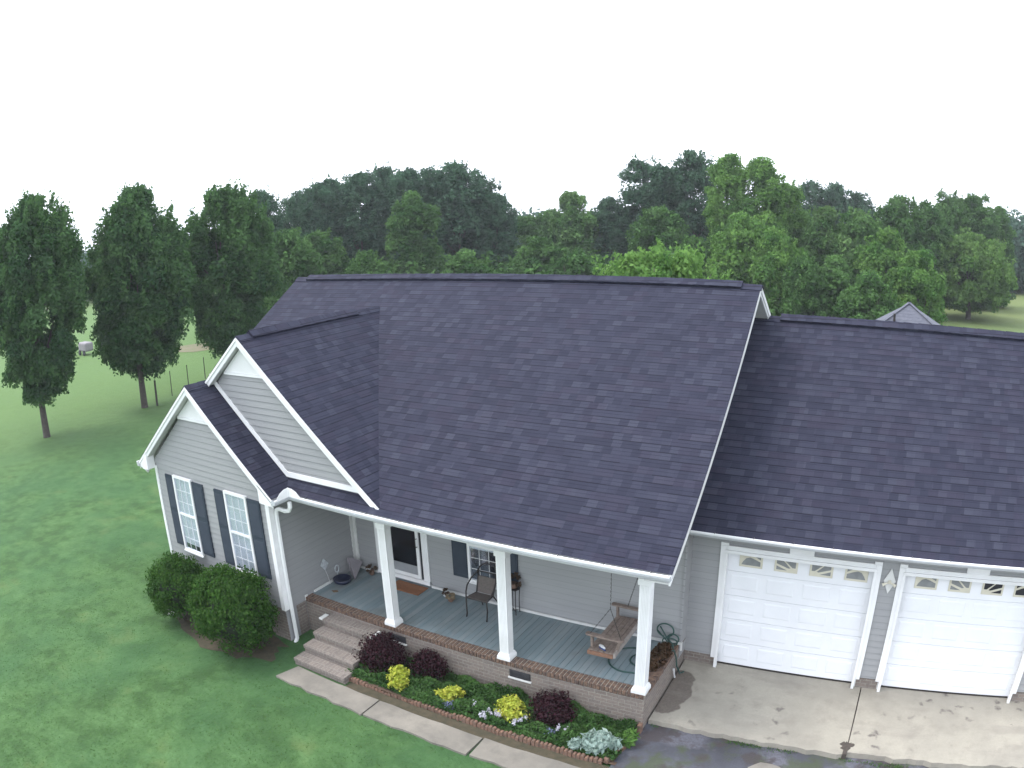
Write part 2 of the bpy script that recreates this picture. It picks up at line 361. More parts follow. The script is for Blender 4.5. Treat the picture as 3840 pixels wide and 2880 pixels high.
def npmesh(name,V,Fa,mat,parent=None,tint=None):
    me=bpy.data.meshes.new(name); me.vertices.add(len(V)); me.vertices.foreach_set('co',V.astype(np.float32).ravel())
    k=Fa.shape[1]; me.loops.add(Fa.size); me.loops.foreach_set('vertex_index',Fa.astype(np.int32).ravel())
    me.polygons.add(len(Fa)); me.polygons.foreach_set('loop_start',np.arange(0,Fa.size,k,dtype=np.int32))
    if tint is not None:
        a=me.color_attributes.new('tint','FLOAT_COLOR','POINT'); c=np.ones((len(V),4),np.float32); c[:,:3]=tint; a.data.foreach_set('color',c.ravel())
    me.update(calc_edges=True); me.validate(); me.materials.append(M[mat])
    o=bpy.data.objects.new(name,me); col.objects.link(o)
    if parent: o.parent=parent
    return o
def leaves(P,size,Nrm,spread=1.,asp=1.6,tint=None,r=None):
    """quads (rhombic leaves) at points P; facing roughly Nrm"""
    r=r or rng; n=len(P); d=Nrm+r.normal(size=(n,3))*spread; d/=np.linalg.norm(d,axis=1,keepdims=True)+1e-9
    a=r.normal(size=(n,3)); a-=d*(a*d).sum(1,keepdims=True); a/=np.linalg.norm(a,axis=1,keepdims=True)+1e-9
    b=np.cross(d,a); s=(size*r.uniform(.6,1.35,n))[:,None]
    bend=d*s*.18
    V=np.stack([P-a*s*asp*.5,P-b*s*.5+bend,P+a*s*asp*.5,P+b*s*.5+bend],1).reshape(-1,3); Fa=np.arange(4*n).reshape(n,4)
    T=np.repeat(tint,4,axis=0) if tint is not None else None
    return V,Fa,T
def crown_mesh(shape,seed,nclump,nleaf,leaf,spread=.9,upright=0.,clumpr=(.16,.28),asp=1.6,sprig=.5):
    """unit crown: z 0..1, radius 1; shape(z)->radius profile"""
    r=np.random.default_rng(seed); Ps=[];Ns=[];Ts=[]
    zs=[];
    while len(zs)<nclump:
        z=r.uniform(0,1)
        if r.uniform()<shape(z)+.12: zs.append(z)
    az=np.arange(nclump)*2.39996+r.uniform(0,.6,nclump); r.shuffle(az)
    lob=1+.07*np.sin(az*3+seed)+.06*np.sin(az*5+seed*2.1)+r.normal(0,.06,nclump)
    zs=zs+list(np.linspace(.25,.93,12)); az=np.concatenate([az,r.uniform(0,6.28,12)]); lob=np.concatenate([lob,np.full(12,.35)])
    for z,a,l in zip(zs,az,lob):
        rad=shape(z)*l; cr=r.uniform(*clumpr); f=r.uniform(.45 if z<.78 else .0,1.0)**.5*(rad-cr*.45); f=max(f,0)
        c=np.array([math.cos(a)*f,math.sin(a)*f,z]); m=int(nleaf/nclump*(cr/np.mean(clumpr))**2)
        d=r.normal(size=(m,3)); d/=np.linalg.norm(d,axis=1,keepdims=True); d[:,2]=np.where(d[:,2]<-.35,-d[:,2],d[:,2])
        rr=cr*r.uniform(.55,1.12,m)[:,None]; zf=(HR*1.0)
        q=d*rr; q[:,2]*=(1+upright)/HR
        Ps.append(c+q); nn=d.copy(); nn[:,2]+=.25; Ns.append(nn)
        t=np.clip(r.normal(.45,.30)+r.normal(0,.14,m),0,1); g=np.clip(r.normal(.3,.25)+r.normal(0,.2,m),0,1)
        Ts.append(np.stack([t,g,np.zeros(m)],1))
    for i in range(int(nclump*sprig)):          # loose twigs that break the outline
        z=r.uniform(.30,1.0)**.7; a=r.uniform(0,6.283); rad=shape(min(z,.985))*r.uniform(.80,1.02); m=int(nleaf/nclump*.16); u=r.uniform(0,1,m)
        o=np.array([math.cos(a),math.sin(a),0])*.10; P0=np.array([math.cos(a)*rad,math.sin(a)*rad,z]); ln=r.uniform(.10,.22)
        q=P0+np.outer(u,np.array([o[0],o[1],ln*(1.1+upright)/HR]))+r.normal(size=(m,3))*np.array([.028,.028,.02])
        Ps.append(q); nn=r.normal(size=(m,3)); Ns.append(nn); Ts.append(np.stack([np.clip(r.normal(.6,.2,m),0,1),r.uniform(0,.5,m),np.zeros(m)],1))
    P=np.concatenate(Ps);Nn=np.concatenate(Ns);T=np.concatenate(Ts)
    # scale to real aspect before making leaves so that they are not stretched
    q=np.percentile(np.hypot(P[:,0],P[:,1]),98.5); P[:,:2]/=q; lo,hi=np.percentile(P[:,2],.15),np.percentile(P[:,2],99.9); P[:,2]=(P[:,2]-lo)/(hi-lo)*HR
    return leaves(P,leaf,Nn,spread,asp,T,r)
HR=3.0     # crown height / radius of the unit crown now being made
def blob(c,rad,n,leaf,mat,name,parent=None,spread=.8,asp=1.6,shell=.25,seed=1,nclump=40,lump=.16):
    r=np.random.default_rng(seed); d=r.normal(size=(nclump,3)); d/=np.linalg.norm(d,axis=1,keepdims=True); d[:,2]=np.where(d[:,2]<-.75,-d[:,2],d[:,2])
    Ps=[];Ns=[];Ts=[]
    for k in range(nclump):
        m=n//nclump; e=d[k]*(1-lump*.7)*r.uniform(.9,1.03)+0; q=r.normal(size=(m,3)); q/=np.linalg.norm(q,axis=1,keepdims=True)
        q=e+q*r.uniform(.3,1,m)[:,None]*(lump+.17)
        ln=np.linalg.norm(q,axis=1,keepdims=True); q=np.where(ln<1-shell*2,q/ln*(1-shell),q)
        Ps.append(q); Ns.append(q/np.linalg.norm(q,axis=1,keepdims=True)); t=np.clip(r.normal(.5,.17)+r.normal(0,.2,m),0,1); g=np.clip(r.normal(.3,.3,m),0,1); Ts.append(np.stack([t,g,t*0],1))
    P=np.concatenate(Ps)*np.array(rad)+np.array(c)
    V,Fa,T=leaves(P,leaf,np.concatenate(Ns),spread,asp,np.concatenate(Ts),r)
    return npmesh(name,V,Fa,mat,parent,T)

# ------------------------------------------------------------------ ground
def sstep(x,a,b): t=np.clip((x-a)/(b-a),0,1); return t*t*(3-2*t)
def gz(x,y):
    x=np.asarray(x,float);y=np.asarray(y,float)
    z=-.235-.10*sstep(-x,0,6)-.27*sstep(-x,4,22)-.25*sstep(y,6,30)*sstep(x,-10,0)-.25*sstep(-x,24,70)
    z=z+.05*np.sin(x*.31+1)*np.sin(y*.27)*sstep(np.hypot(x-3,y),8,20)
    return z
def grid(name,xs,ys,fz,mat,**k):
    X,Y=np.meshgrid(xs,ys,indexing='ij'); Z=fz(X,Y); V=np.stack([X,Y,Z],-1).reshape(-1,3); a=np.arange(len(xs)*len(ys)).reshape(len(xs),len(ys))
    Fa=np.stack([a[:-1,:-1],a[1:,:-1],a[1:,1:],a[:-1,1:]],-1).reshape(-1,4); return npmesh(name,V,Fa,mat)
def spaced(a,b,near0,near1,dn,nf):
    return np.unique(np.concatenate([-np.geomspace(1,near0-a+1,nf)+near0+1,np.arange(near0,near1,dn),np.geomspace(1,b-near1+1,nf)+near1-1]))
tag(grid('ground',spaced(-600,600,-30,20,.8,30),spaced(-80,700,-12,30,.8,30),gz,'lawn'),None,None,kind='structure')

# concrete drive apron, old asphalt, walk
def slab(mb,poly,zt,th):       # poly of (x,y), zt function
    top=[(x,y,zt(x,y)) for x,y in poly]; bot=[(x,y,zt(x,y)-th) for x,y in poly]; n=len(poly)
    mb.add(bot+top,[tuple(range(n))[::-1],tuple(range(n,2*n))]+[(i,(i+1)%n,n+(i+1)%n,n+i) for i in range(n)])
zd=lambda x,y:-.015-.045*(2.05-y)
mb=MB()
def ragged(x0,x1,y,n,amp,seed):
    r=random.Random(seed); return [(x0+(x1-x0)*i/n,y+r.uniform(-amp,amp)) for i in range(n+1)]
e=ragged(6.85,10.03,.20,26,.025,3); slab(mb,[(6.85,2.16),]+e+[(10.03,2.16)],zd,.16)
e=ragged(10.05,16.5,.25,50,.03,5); slab(mb,[(10.05,2.16)]+e+[(16.5,2.16)],zd,.16)
tag(mb.build('driveway','drive'),None,None,kind='structure')
mb=MB(); mb.box(10.0285,10.0515,.3,2.1,-.2,-.085)
q=random.Random(5); pp=[(10.03+(.11+q.uniform(-.045,.035))*math.cos(a*.2618),.42+(.10+q.uniform(-.045,.03))*math.sin(a*.2618)) for a in range(24)]
slab(mb,pp,lambda x,y:zd(x,y)+.003,.02)
mb.box(9.99,10.06,.19,.33,-.2,-.08)
tag(mb.build('expansion_joint',simple('joint_dirt',(.05,.043,.036),(.075,.06,.05),20,.95)),None,None,kind='structure')
mb=MB(); slab(mb,[(6.80,.42),(6.72,-1.0),(6.95,-3.2),(8.2,-9),(20,-9),(20,.42)],lambda x,y:-.185-.004*(x-7),.06)
tag(mb.build('asphalt_drive','asphalt'),None,None,kind='structure')
mb=MB(); zw=lambda x,y:-.195
for i,(a,b,c,d) in enumerate(((.66,.78,2.66,2.67),(2.70,2.70,4.69,4.68),(4.74,4.72,6.72,6.70))):
    f=ragged(a,d,-1.66,10,.03,i+9); f[0]=(a,-1.66); bk=ragged(c if c>d else d,b,-1.19,8,.012,i+30)
    slab(mb,f+bk,zw,.1)
tag(mb.build('walk','walk'),None,None,kind='structure')
mb=MB(); q=random.Random(8); slab(mb,[(8.93+(.30+q.uniform(-.04,.04))*math.cos(a*.349),-.36+(.17+q.uniform(-.03,.03))*math.sin(a*.349)) for a in range(18)],lambda x,y:-.175,.03)
tag(mb.build('patch_slab','walk'),None,None,kind='structure')
# soil in the bed and mulch round the boxwoods
def moundz(X,Y): return -.16+.05*np.sin(X*2.1)*np.sin(Y*3)+.0*X
tag(grid('flower_bed_soil',np.linspace(1.86,6.78,40),np.linspace(-.97,-.0,12),moundz,'soil'),None,None,kind='structure')
def mulchpoly():
    mb=MB(); r=random.Random(4); pts=[]
    for i in range(40):
        a=2*math.pi*i/40; rx=1.5+r.uniform(-.2,.2); ry=.72+r.uniform(-.14,.1); pts.append((-1.35+rx*math.cos(a),-1.10+ry*math.sin(a)))
    mb.add([(x,y,float(gz(x,y))+.012) for x,y in pts]+[(-1.45,-1.15,float(gz(-1.45,-1.15))+.03)],[(i,(i+1)%40,40) for i in range(40)]); return mb
tag(grid('soil_strip',np.linspace(1.9,6.80,30),np.linspace(-1.20,-.99,5),lambda X,Y:-.212+.008*np.sin(X*9),'mulch'),None,None,kind='structure')
tag(mulchpoly().build('mulch_bed','mulch'),None,None,kind='structure')

# ------------------------------------------------------------------ house
H=empty('house',(0,0,0),'single-storey grey sided house with dark shingle roof, front porch and attached two-door garage','house')
ZD=.515; ZE=2.847; YE=-.377; MP=.638; YR=4.727; ZR=ZE+MP*(YR-YE); XR=7.225; XL=-4.12
zmain=lambda y: ZE+MP*(y-YE)
GE=(1.54,2.635); GP=.674; GYR=5.678; GZR=GE[1]+GP*(GYR-GE[0])
XU,ZU,YU=-.728,5.542,-.2775; YW=-.10; XUR=2.468; PU=(ZU-ZE)/(XUR-XU)
XLo,ZLo,YL=-1.846,4.653,-.767; XLR,XLL=.339,-4.027; PL=(ZLo-ZE)/(XLR-XLo)
YF=-.5645; YP=1.604; YG=1.95
# wall cores
mb=MB(); mb.box(-3.645,-.015,YF+.015,9.2,-.9,2.78); mb.box(-3.645,6.80,YP+.02,9.2,-.9,2.78); mb.box(6.80,13.6,2.2,9.6,-.6,2.5)
mb.prism([(XLL+.25,YF+.015,ZE-.12),(XLo,YF+.015,ZLo-.12),(XLR-.2,YF+.015,ZE-.12)],(0,.6,0))
mb.prism([(XLL+.3,YW+.012,ZE-.1),(XU,YW+.012,ZU-.1),(XUR-.2,YW+.012,ZE-.1)],(0,.5,0))
mb.prism([(6.80,.2,ZE-.1),(6.80,YR,ZR-.12),(6.80,9.25,ZE-.1)],(-.3,0,0))
mb.prism([(-3.64,.2,ZE-.1),(-3.64,YR,ZR-.12),(-3.64,9.25,ZE-.1)],(.3,0,0))
mb.build('wall_core','core',H)
# lapped siding
mb=MB(); EX=.118
lap(mb,[(-3.66,YF,.49),(0,YF,.49),(0,YF,ZE+.25),(-.0,YF,ZE+.0),(-.0,YF,2.9),(-3.66,YF,2.9)][:2]+[(0,YF,2.90),(-3.66,YF,2.90)],EX,.016)
lap(mb,[(-3.66,YF,2.90),(0,YF,2.90),(-1.846,YF,4.45)],EX,.016)
lap(mb,[(0,YF,.44),(0,YP,.44),(0,YP,2.75),(0,YF,2.75)],EX,.016)
lap(mb,[(0,YP,ZD),(6.82,YP,ZD),(6.82,YP,2.70),(0,YP,2.70)],EX,.016)
lap(mb,[(6.82,YP,.2),(6.82,YG,.2),(6.82,YG,2.75),(6.82,YP,2.75)],EX,.016)
for a,b in ((6.82,7.411),(9.87,10.358),(12.817,13.6)): lap(mb,[(a,YG,.19),(b,YG,.19),(b,YG,2.6),(a,YG,2.6)],EX,.016)
for a,b in ((7.411,9.87),(10.358,12.817)): lap(mb,[(a,YG,2.21),(b,YG,2.21),(b,YG,2.56),(a,YG,2.56)],EX,.016)
lap(mb,[(XLo-.1,YW,4.3),(XU+.9,YW,4.3),(XU,YW,5.35)],EX,.016) if 0 else None
lap(mb,[(-3.3,YW,3.0),(2.25,YW,3.0),(XU,YW,5.40)],EX,.016)
lap(mb,[(6.82,.3,2.9),(6.82,9.1,2.9),(6.82,YR,ZR-.2)],EX,.016)
lap(mb,[(-3.66,9.2,.3),(-3.66,YF,.3),(-3.66,YF,2.78),(-3.66,9.2,2.78)],EX,.016)
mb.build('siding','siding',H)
# brick foundations
for q in ((-3.64,-.02,YF+.01,YF+.3,-.9,.49),(-.3,-.01,YF+.302,-.002,-.9,.44),(0,6.82,-.0,.2,-.7,ZD-.085),(6.62,6.82,.202,1.95,-.6,ZD-.085),(6.822,7.411,YG+.012,2.1,-.5,.19),(9.92,10.308,YG+.012,2.1,-.5,.17),(12.87,13.6,YG+.012,2.1,-.5,.17),(-3.638,-3.4,0,9.2,-1.2,.3)):
    MB().box(*q).build('foundation','brick',H)

# garage return walls beside the doors
mb=MB()
for a,b in ((7.36,7.411),(9.87,9.92),(10.308,10.358),(12.817,12.87)): mb.box(a,b,YG+.013,2.15,-.02,2.2)
mb.box(7.36,12.87,YG+.013,2.15,2.202,2.28)
mb.build('door_jamb','white2',H)
# rowlock cap of real bricks on the porch edge
mb=MB(); r=random.Random(2); x=.0
while x<6.80:
    j=r.uniform(-.004,.004); mb.box(x,min(x+.057,6.825),-.014+j,.195,ZD-.085,ZD-.001+r.uniform(-.002,.002)); x+=.071
y=.2
while y<1.93:
    j=r.uniform(-.004,.004); mb.box(6.60,6.83+j,y,min(y+.062,1.94),ZD-.085,ZD-.001+r.uniform(-.002,.002)); y+=.071
mb.build('rowlock_cap','capbrick',H,bevel=.006)
mb=MB(); mb.box(.0,6.81,.006,.19,ZD-.084,ZD-.008); mb.box(6.63,6.81,.19,1.93,ZD-.084,ZD-.012); mb.build('mortar_bed',simple('mortar',(.36,.32,.26),(.22,.19,.16),20,.9),H)
# deck boards
mb=MB(); x=.006
while x<6.6:
    mb.box(x,min(x+.106,6.598),.2,YP+.015,ZD-.04,ZD+r.uniform(-.0015,.0015)); x+=.112
mb.build('porch_deck','deck',H); mb=MB(); mb.box(0,6.6,.2,YP,-.3,ZD-.05); mb.build('deck_underside','dark',H)
# brick steps
for k in range(4):
    zt=ZD-(k+1)*.15; yf=-(k+1)*.28; x0=.70-(.02*k); x1=1.85
    mb=MB(); mb.box(x0,x1,yf+.006,-k*.28,zt-.30,zt-.07); mb.build('step_riser','brick',H)
    mb=MB(); mb.box(x0-.01,x1+.01,yf-.012,-k*.28+.0,zt-.068,zt); mb.build('step_tread','stepbrick',H,bevel=.008)
mb=MB(); mb.box(.56,.70,-.10,-.02,ZD-.10,ZD-.05)
for q in ((.60,.69,-.30,-.10,.335,.375),(1.86,1.93,-.32,-.06,.335,.375),(-.10,.02,-.02,.06,.44,.55)): MB().box(*q).build('step_end_cap','white2',H,bevel=.01)
# crawl space vents
for a,b in ((2.04,2.42),(4.505,4.885)):
    mb=MB(); mb.box(a,b,-.012,.01,.235,.375)
    for i in range(6): mb.box(a+.015,b-.015,-.02,-.012,.25+i*.02,.258+i*.02)
    mb.build('foundation_vent','vent',H); 
    mb=MB(); mb.box(a-.02,b+.02,-.03,.0,.205,.232); mb.build('vent_sill','white2',H)
# ---- roofs
def roofplane(name,poly,th=.09,parent=H):
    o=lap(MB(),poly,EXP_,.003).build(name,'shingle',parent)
    P=[Vector(p) for p in poly]; n=Vector((0,0,0))
    for i in range(len(P)): n+=P[i].cross(P[(i+1)%len(P)])
    n.normalize(); m=MB(); m.prism([p-n*.004 for p in P],-n*th); m.build('roof_deck','soffit',o); return o
roofplane('main_roof',[(.12,YE,ZE),(XR,YE,ZE),(XR,YR,ZR),(.12,YR,ZR)])
roofplane('main_roof',[(XL,0,zmain(0)),(.12,0,zmain(0)),(.12,YR,ZR),(XL,YR,ZR)])
roofplane('main_roof',[(XR,2*YR-YE,ZE),(XL,2*YR-YE,ZE),(XL,YR,ZR),(XR,YR,ZR)])
ym=YE+(ZU-ZE)/MP; xb=XU+(ZU-zmain(YU))/PU; pl2=(ZU-2.82)/(XU-XLL); xc=XU-(ZU-zmain(YU))/pl2
roofplane('upper_gable_roof',[(XU,YU,ZU),(xb,YU,zmain(YU)),(XU,ym,ZU)],.05)
roofplane('upper_gable_roof',[(XU,ym,ZU),(xc,YU,zmain(YU)),(XU,YU,ZU)],.05)
kx=XLo+(ZLo-zmain(YW))/PL
roofplane('lower_gable_roof',[(XLo,YL,ZLo),(XLR,YL,ZE),(XLR,YE,ZE),(kx,YW,zmain(YW)),(XLo,YW,ZLo)],.05)
roofplane('lower_gable_roof',[(XLo,-.24,ZLo),(XLL,-.24,ZE),(XLL,YL,ZE),(XLo,YL,ZLo)],.05)
roofplane('garage_roof',[(6.835,GE[0],GE[1]),(14.4,GE[0],GE[1]),(14.4,GYR,GZR),(6.835,GYR,GZR)])
roofplane('garage_roof',[(14.4,2*GYR-GE[0],GE[1]),(6.835,2*GYR-GE[0],GE[1]),(6.835,GYR,GZR),(14.4,GYR,GZR)])
def ridge(name,a,b,slope,w,h,segs=.30):     # raised cap along a ridge
    a,b=Vector(a),Vector(b); d=(b-a); ln=d.length; d.normalize(); s=Vector((d.y,-d.x,0)).normalized(); m=MB(); n=int(ln/segs)
    for i in range(n):
        t0=a+d*(i*ln/n); t1=a+d*((i+1)*ln/n+.02); 
        for u in (1,-1):
            q=[t0+Vector((0,0,h)),t1+Vector((0,0,h-.008)),t1+s*u*w+Vector((0,0,h-.008-slope*w)),t0+s*u*w+Vector((0,0,h-slope*w))]
            if u<0: q=q[::-1]
            nrm=(q[1]-q[0]).cross(q[2]-q[0]).normalized()
            m.prism(q,-nrm*h*.75*(1 if nrm.z>0 else -1))
    return m.build(name,'shingle',H)
ridge('ridge_vent',(-3.7,YR,ZR),(6.85,YR,ZR),MP,.15,.075)
ridge('ridge_cap',(XL,YR,ZR),(-3.7,YR,ZR),MP,.14,.022); ridge('ridge_cap',(6.85,YR,ZR),(XR,YR,ZR),MP,.14,.022)
ridge('ridge_vent',(XU,.05,ZU),(XU,ym-.85,ZU),PU,.13,.07); ridge('ridge_cap',(XU,ym-.85,ZU),(XU,ym-.05,ZU),PU,.12,.02); ridge('ridge_cap',(XU,YU,ZU),(XU,.05,ZU),PU,.12,.02)
ridge('ridge_cap',(XLo,YL,ZLo),(XLo,-.12,ZLo),PL,.12,.02)
ridge('ridge_vent',(7.45,GYR,GZR),(14.2,GYR,GZR),GP,.15,.075); ridge('ridge_cap',(6.84,GYR,GZR),(7.45,GYR,GZR),GP,.14,.022)
# rake boards
def rake(a,b,y0,y1,dz0,dz1,name='rake_board',mat='white'):    # gable in the xz plane
    m=MB(); a,b=Vector(a),Vector(b); m.prism([(a.x,y0,a.z-dz0),(b.x,y0,b.z-dz0),(b.x,y0,b.z-dz1),(a.x,y0,a.z-dz1)],(0,y1-y0,0)); return m.build(name,mat,H)
for (ap,rt,lf,yy) in (((XLo,ZLo),(XLR,ZE),(XLL,ZE),YL),((XU,ZU),(XUR+.03,ZE-.025),(XLo-.02,ZU-pl2*(XU-XLo+.02)),YU)):
    for e in (rt,lf):
        A=(ap[0],0,ap[1]); B=(e[0],0,e[1])
        rake(A,B,yy-.012,yy+.03,.016,.070); rake(A,B,yy+.006,yy+.03,.072,.165)
# soffits under the front rakes
for (ap,rt,lf,y0,y1) in (((XLo,ZLo),(XLR-.02,ZE),(XLL+.02,ZE),YL,YF),((XU,ZU),(XUR-.1,ZE+.05),(XLo,ZU-pl2*(XU-XLo)),YU,YW)):
    for e in (rt,lf):
        m=MB(); m.prism([(ap[0],y0+.02,ap[1]-.12),(e[0],y0+.02,e[1]-.12),(e[0],y0+.02,e[1]-.145),(ap[0],y0+.02,ap[1]-.145)],(0,y1-y0-.03,0)); m.build('rake_soffit','soffit',H)
# eave returns (boxed ends)
for xs in ((.012,XLR-.005),(XLL+.06,-3.672)):
    m=MB(); 
    if xs[0]>0: pts=[(xs[0],2.73),(xs[1]-.02,2.715),(xs[1]+.0,2.80),(xs[0],ZE+PL*(XLR-xs[0])-.05)]
    else: pts=[(xs[0],2.775),(xs[0]+.08,2.70),(xs[1],2.715),(xs[1],ZE+PL*(xs[1]-XLL)-.05)]
    m.prism([(x,YL-.012,z) for x,z in pts],(0,YF-YL+.0,0)); m.build('eave_return','white',H)
# side rakes of the main roof, both ends
def srake(x0,x1,a,b,dz0,dz1):
    m=MB(); m.prism([(x0,a[0],a[1]-dz0),(x0,b[0],b[1]-dz0),(x0,b[0],b[1]-dz1),(x0,a[0],a[1]-dz1)],(x1-x0,0,0)); return m.build('rake_board','white',H)
for xx,sg in ((XR,1),(XL,-1)):
    for e in ((YE,ZE),(2*YR-YE,ZE)):
        srake(xx-.04*sg,xx-.006*sg,(YR,ZR),e,.016,.07); srake(xx-.045*sg,xx-.018*sg,(YR,ZR),e,.072,.17)
        m=MB(); x2=6.835 if sg>0 else -3.675
        m.prism([(x2,YR,ZR-.13),(x2,e[0],e[1]-.13),(x2,e[0],e[1]-.155),(x2,YR,ZR-.155)],(xx-.048*sg-x2,0,0)); m.build('rake_soffit','soffit',H)
# white triangles at gable peaks
m=MB(); z0=3.975; w=(ZLo-.17-z0)/PL; m.prism([(XLo-w,YF-.03,z0),(XLo+w,YF-.03,z0),(XLo,YF-.03,ZLo-.17)],(0,.012,0)); m.box(XLo-w,XLo+w,YF-.045,YF-.02,z0-.05,z0-.002); m.build('gable_panel','white',H)
m=MB(); z0=4.85; w=(ZU-.17-z0)/PU; m.prism([(XU-w,YW-.03,z0),(XU+w,YW-.03,z0),(XU,YW-.03,ZU-.17)],(0,.012,0)); m.box(XU-w,XU+w,YW-.045,YW-.02,z0-.05,z0-.002); m.build('gable_panel','white',H)
# trim where the upper wall meets the lower roofs
m=MB(); zk=zmain(YW)
m.prism([(XLo,YW-.04,ZLo+.03),(kx,YW-.04,zk+.025),(kx+.02,YW-.04,zk+.115),(XLo+.02,YW-.04,ZLo+.115)],(0,.03,0))
m.prism([(kx,YW-.041,zk+.025),(2.22,YW-.041,zk+.025),(2.12,YW-.041,zk+.115),(kx+.02,YW-.041,zk+.115)],(0,.03,0)); m.build('wall_base_trim','white',H)
# corner boards
m=MB(); m.box(-3.682,-3.60,YF-.026,YF+.05,.46,2.76); m.build('corner_board','white',H)
m=MB(); m.box(-.075,.024,YF-.027,YF+.10,.46,2.72); m.build('corner_board','white',H)
m=MB(); m.box(.0,.03,YP-.10,YP-.0,ZD,2.6); m.box(.0,.10,YP-.03,YP-.0,ZD,2.6); m.build('corner_board','white2',H)
m=MB(); m.box(6.815,6.848,YP-.028,YP+.0,.40,2.68); m.build('corner_board','siding',H)
# deck level trim on the walls
m=MB(); m.box(.03,.58,YP-.03,YP-.012,ZD,ZD+.05); m.box(1.90,6.87,YP-.032,YP-.012,ZD,ZD+.05); m.box(6.85,6.88,YP-.03,YP+.0,.40,ZD+.05); m.box(.012,.035,.24,.78,ZD,ZD+.05); m.build('base_trim','white2',H)
# porch beam and ceiling
m=MB(); m.box(.0,6.86,.03,.19,2.50,2.70); m.build('porch_beam','white2',H)
m=MB(); m.box(.012,6.82,.19,YP-.013,2.60,2.64); m.box(.015,6.9,YE+.065,.03,2.70,2.72); m.build('porch_ceiling','soffit',H)
m=MB(); m.box(XLR+.02,XR-.03,YE+.037,YE+.06,2.72,2.84); m.build('fascia','white',H)
m=MB(); m.box(6.84,14.4,GE[0]+.057,GE[0]+.08,2.59,2.65); m.box(6.84,14.4,GE[0]+.08,YG-.018,2.58,2.60); m.build('fascia','white2',H)
# gutters
def gutter(a,b,w,h,out,parent=H,drops=True):   # a->b along the eave top; out = unit outwards
    a,b,o=Vector(a),Vector(b),Vector(out); m=MB(); z=Vector((0,0,1)); t=.006
    m.prism([a,b,b-z*h,a-z*h],o*t); m.prism([a-z*h,b-z*h,b-z*(h+t),a-z*(h+t)],o*(w*.8))
    m.prism([a+o*(w*.8)-z*h,b+o*(w*.8)-z*h,b+o*w-z*(h*.45),a+o*w-z*(h*.45)],o*t-z*t); m.prism([a+o*w-z*(h*.45),b+o*w-z*(h*.45),b+o*w,a+o*w],o*t)
    for q in (a,b):
        d=(b-a).normalized()*(.004 if q is b else -.004); m.prism([q,q+o*w,q+o*w-z*h*.45,q+o*w*.8-z*h,q-z*h],d)
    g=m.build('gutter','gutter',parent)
    m=MB(); m.prism([a+o*(w-.020),b+o*(w-.020),b+o*(w+.008),a+o*(w+.008)],z*.010); m.prism([a+o*(w+.0065)-z*.018,b+o*(w+.0065)-z*.018,b+o*(w+.0065)-z*.001,a+o*(w+.0065)-z*.001],o*.003); m.build('gutter_lip','white',g)
    m=MB(); m.prism([a+o*.01-z*h*.55,b+o*.01-z*h*.55,b+o*(w-.012)-z*h*.55,a+o*(w-.012)-z*h*.55],-z*.01); m.build('gutter_shade_strip','dark',g)  # near-black strip stands in for the shade inside the gutter
    n=max(1,int((b-a).length/.62))
    for i in range(n):
        m=MB(); q=a+(b-a)*((i+.6)/n); m.prism([q+z*.01,q+o*w+z*.008,q+o*w+z*.012,q+z*.016],(b-a).normalized()*.012)
        m.build('gutter_hanger','black_metal',g)
    return g
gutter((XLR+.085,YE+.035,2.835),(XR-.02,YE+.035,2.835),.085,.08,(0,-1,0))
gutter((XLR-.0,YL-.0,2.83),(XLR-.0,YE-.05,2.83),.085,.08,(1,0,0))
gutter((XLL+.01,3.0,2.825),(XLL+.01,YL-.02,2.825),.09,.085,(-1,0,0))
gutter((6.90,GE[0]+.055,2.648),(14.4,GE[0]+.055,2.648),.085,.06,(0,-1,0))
# splash guard in the valley corner
m=MB(); r0=[(0,0),(.06,.085),(.20,.10),(.26,.0)]
m.prism([(XLR+.085+a,YE-.05,2.825+b) for a,b in ((-.01,0),(-.01,.155),(.10,.15),(.20,.11),(.28,.04),(.30,0))],(0,.006,0)); m.prism([(XLR+.085,YE-.05-a,2.825+b) for a,b in ((-.01,0),(-.01,.155),(.10,.15),(.20,.11),(.28,.04),(.30,0))],(.006,0,0)); m.build('splash_guard','white',H)
# downspouts
def spout(pts,w=.036,parent=H):
    m=MB(); m.tube(pts,w,6); return m.build('downspout','white',parent,smooth=False)
spout([(.44,-.44,2.72),(.44,-.44,2.62),(.40,-.44,2.55),(.30,-.45,2.53),(.16,-.455,2.545),(.075,-.455,2.50),(.06,-.455,2.40),(.06,-.455,.3),(.062,-.455,-.18),(.07,-.53,-.26)],.042)
spout([(-3.73,-.35,2.66),(-3.73,-.35,2.5),(-3.72,-.35,1.5),(-3.72,-.35,-.3)],.035)
m=MB(); m.tube([(-4.08,-.62,2.72),(-4.08,-.60,2.62),(-4.02,-.56,2.55)],.035,8); m.build('downspout','white',H,smooth=True)
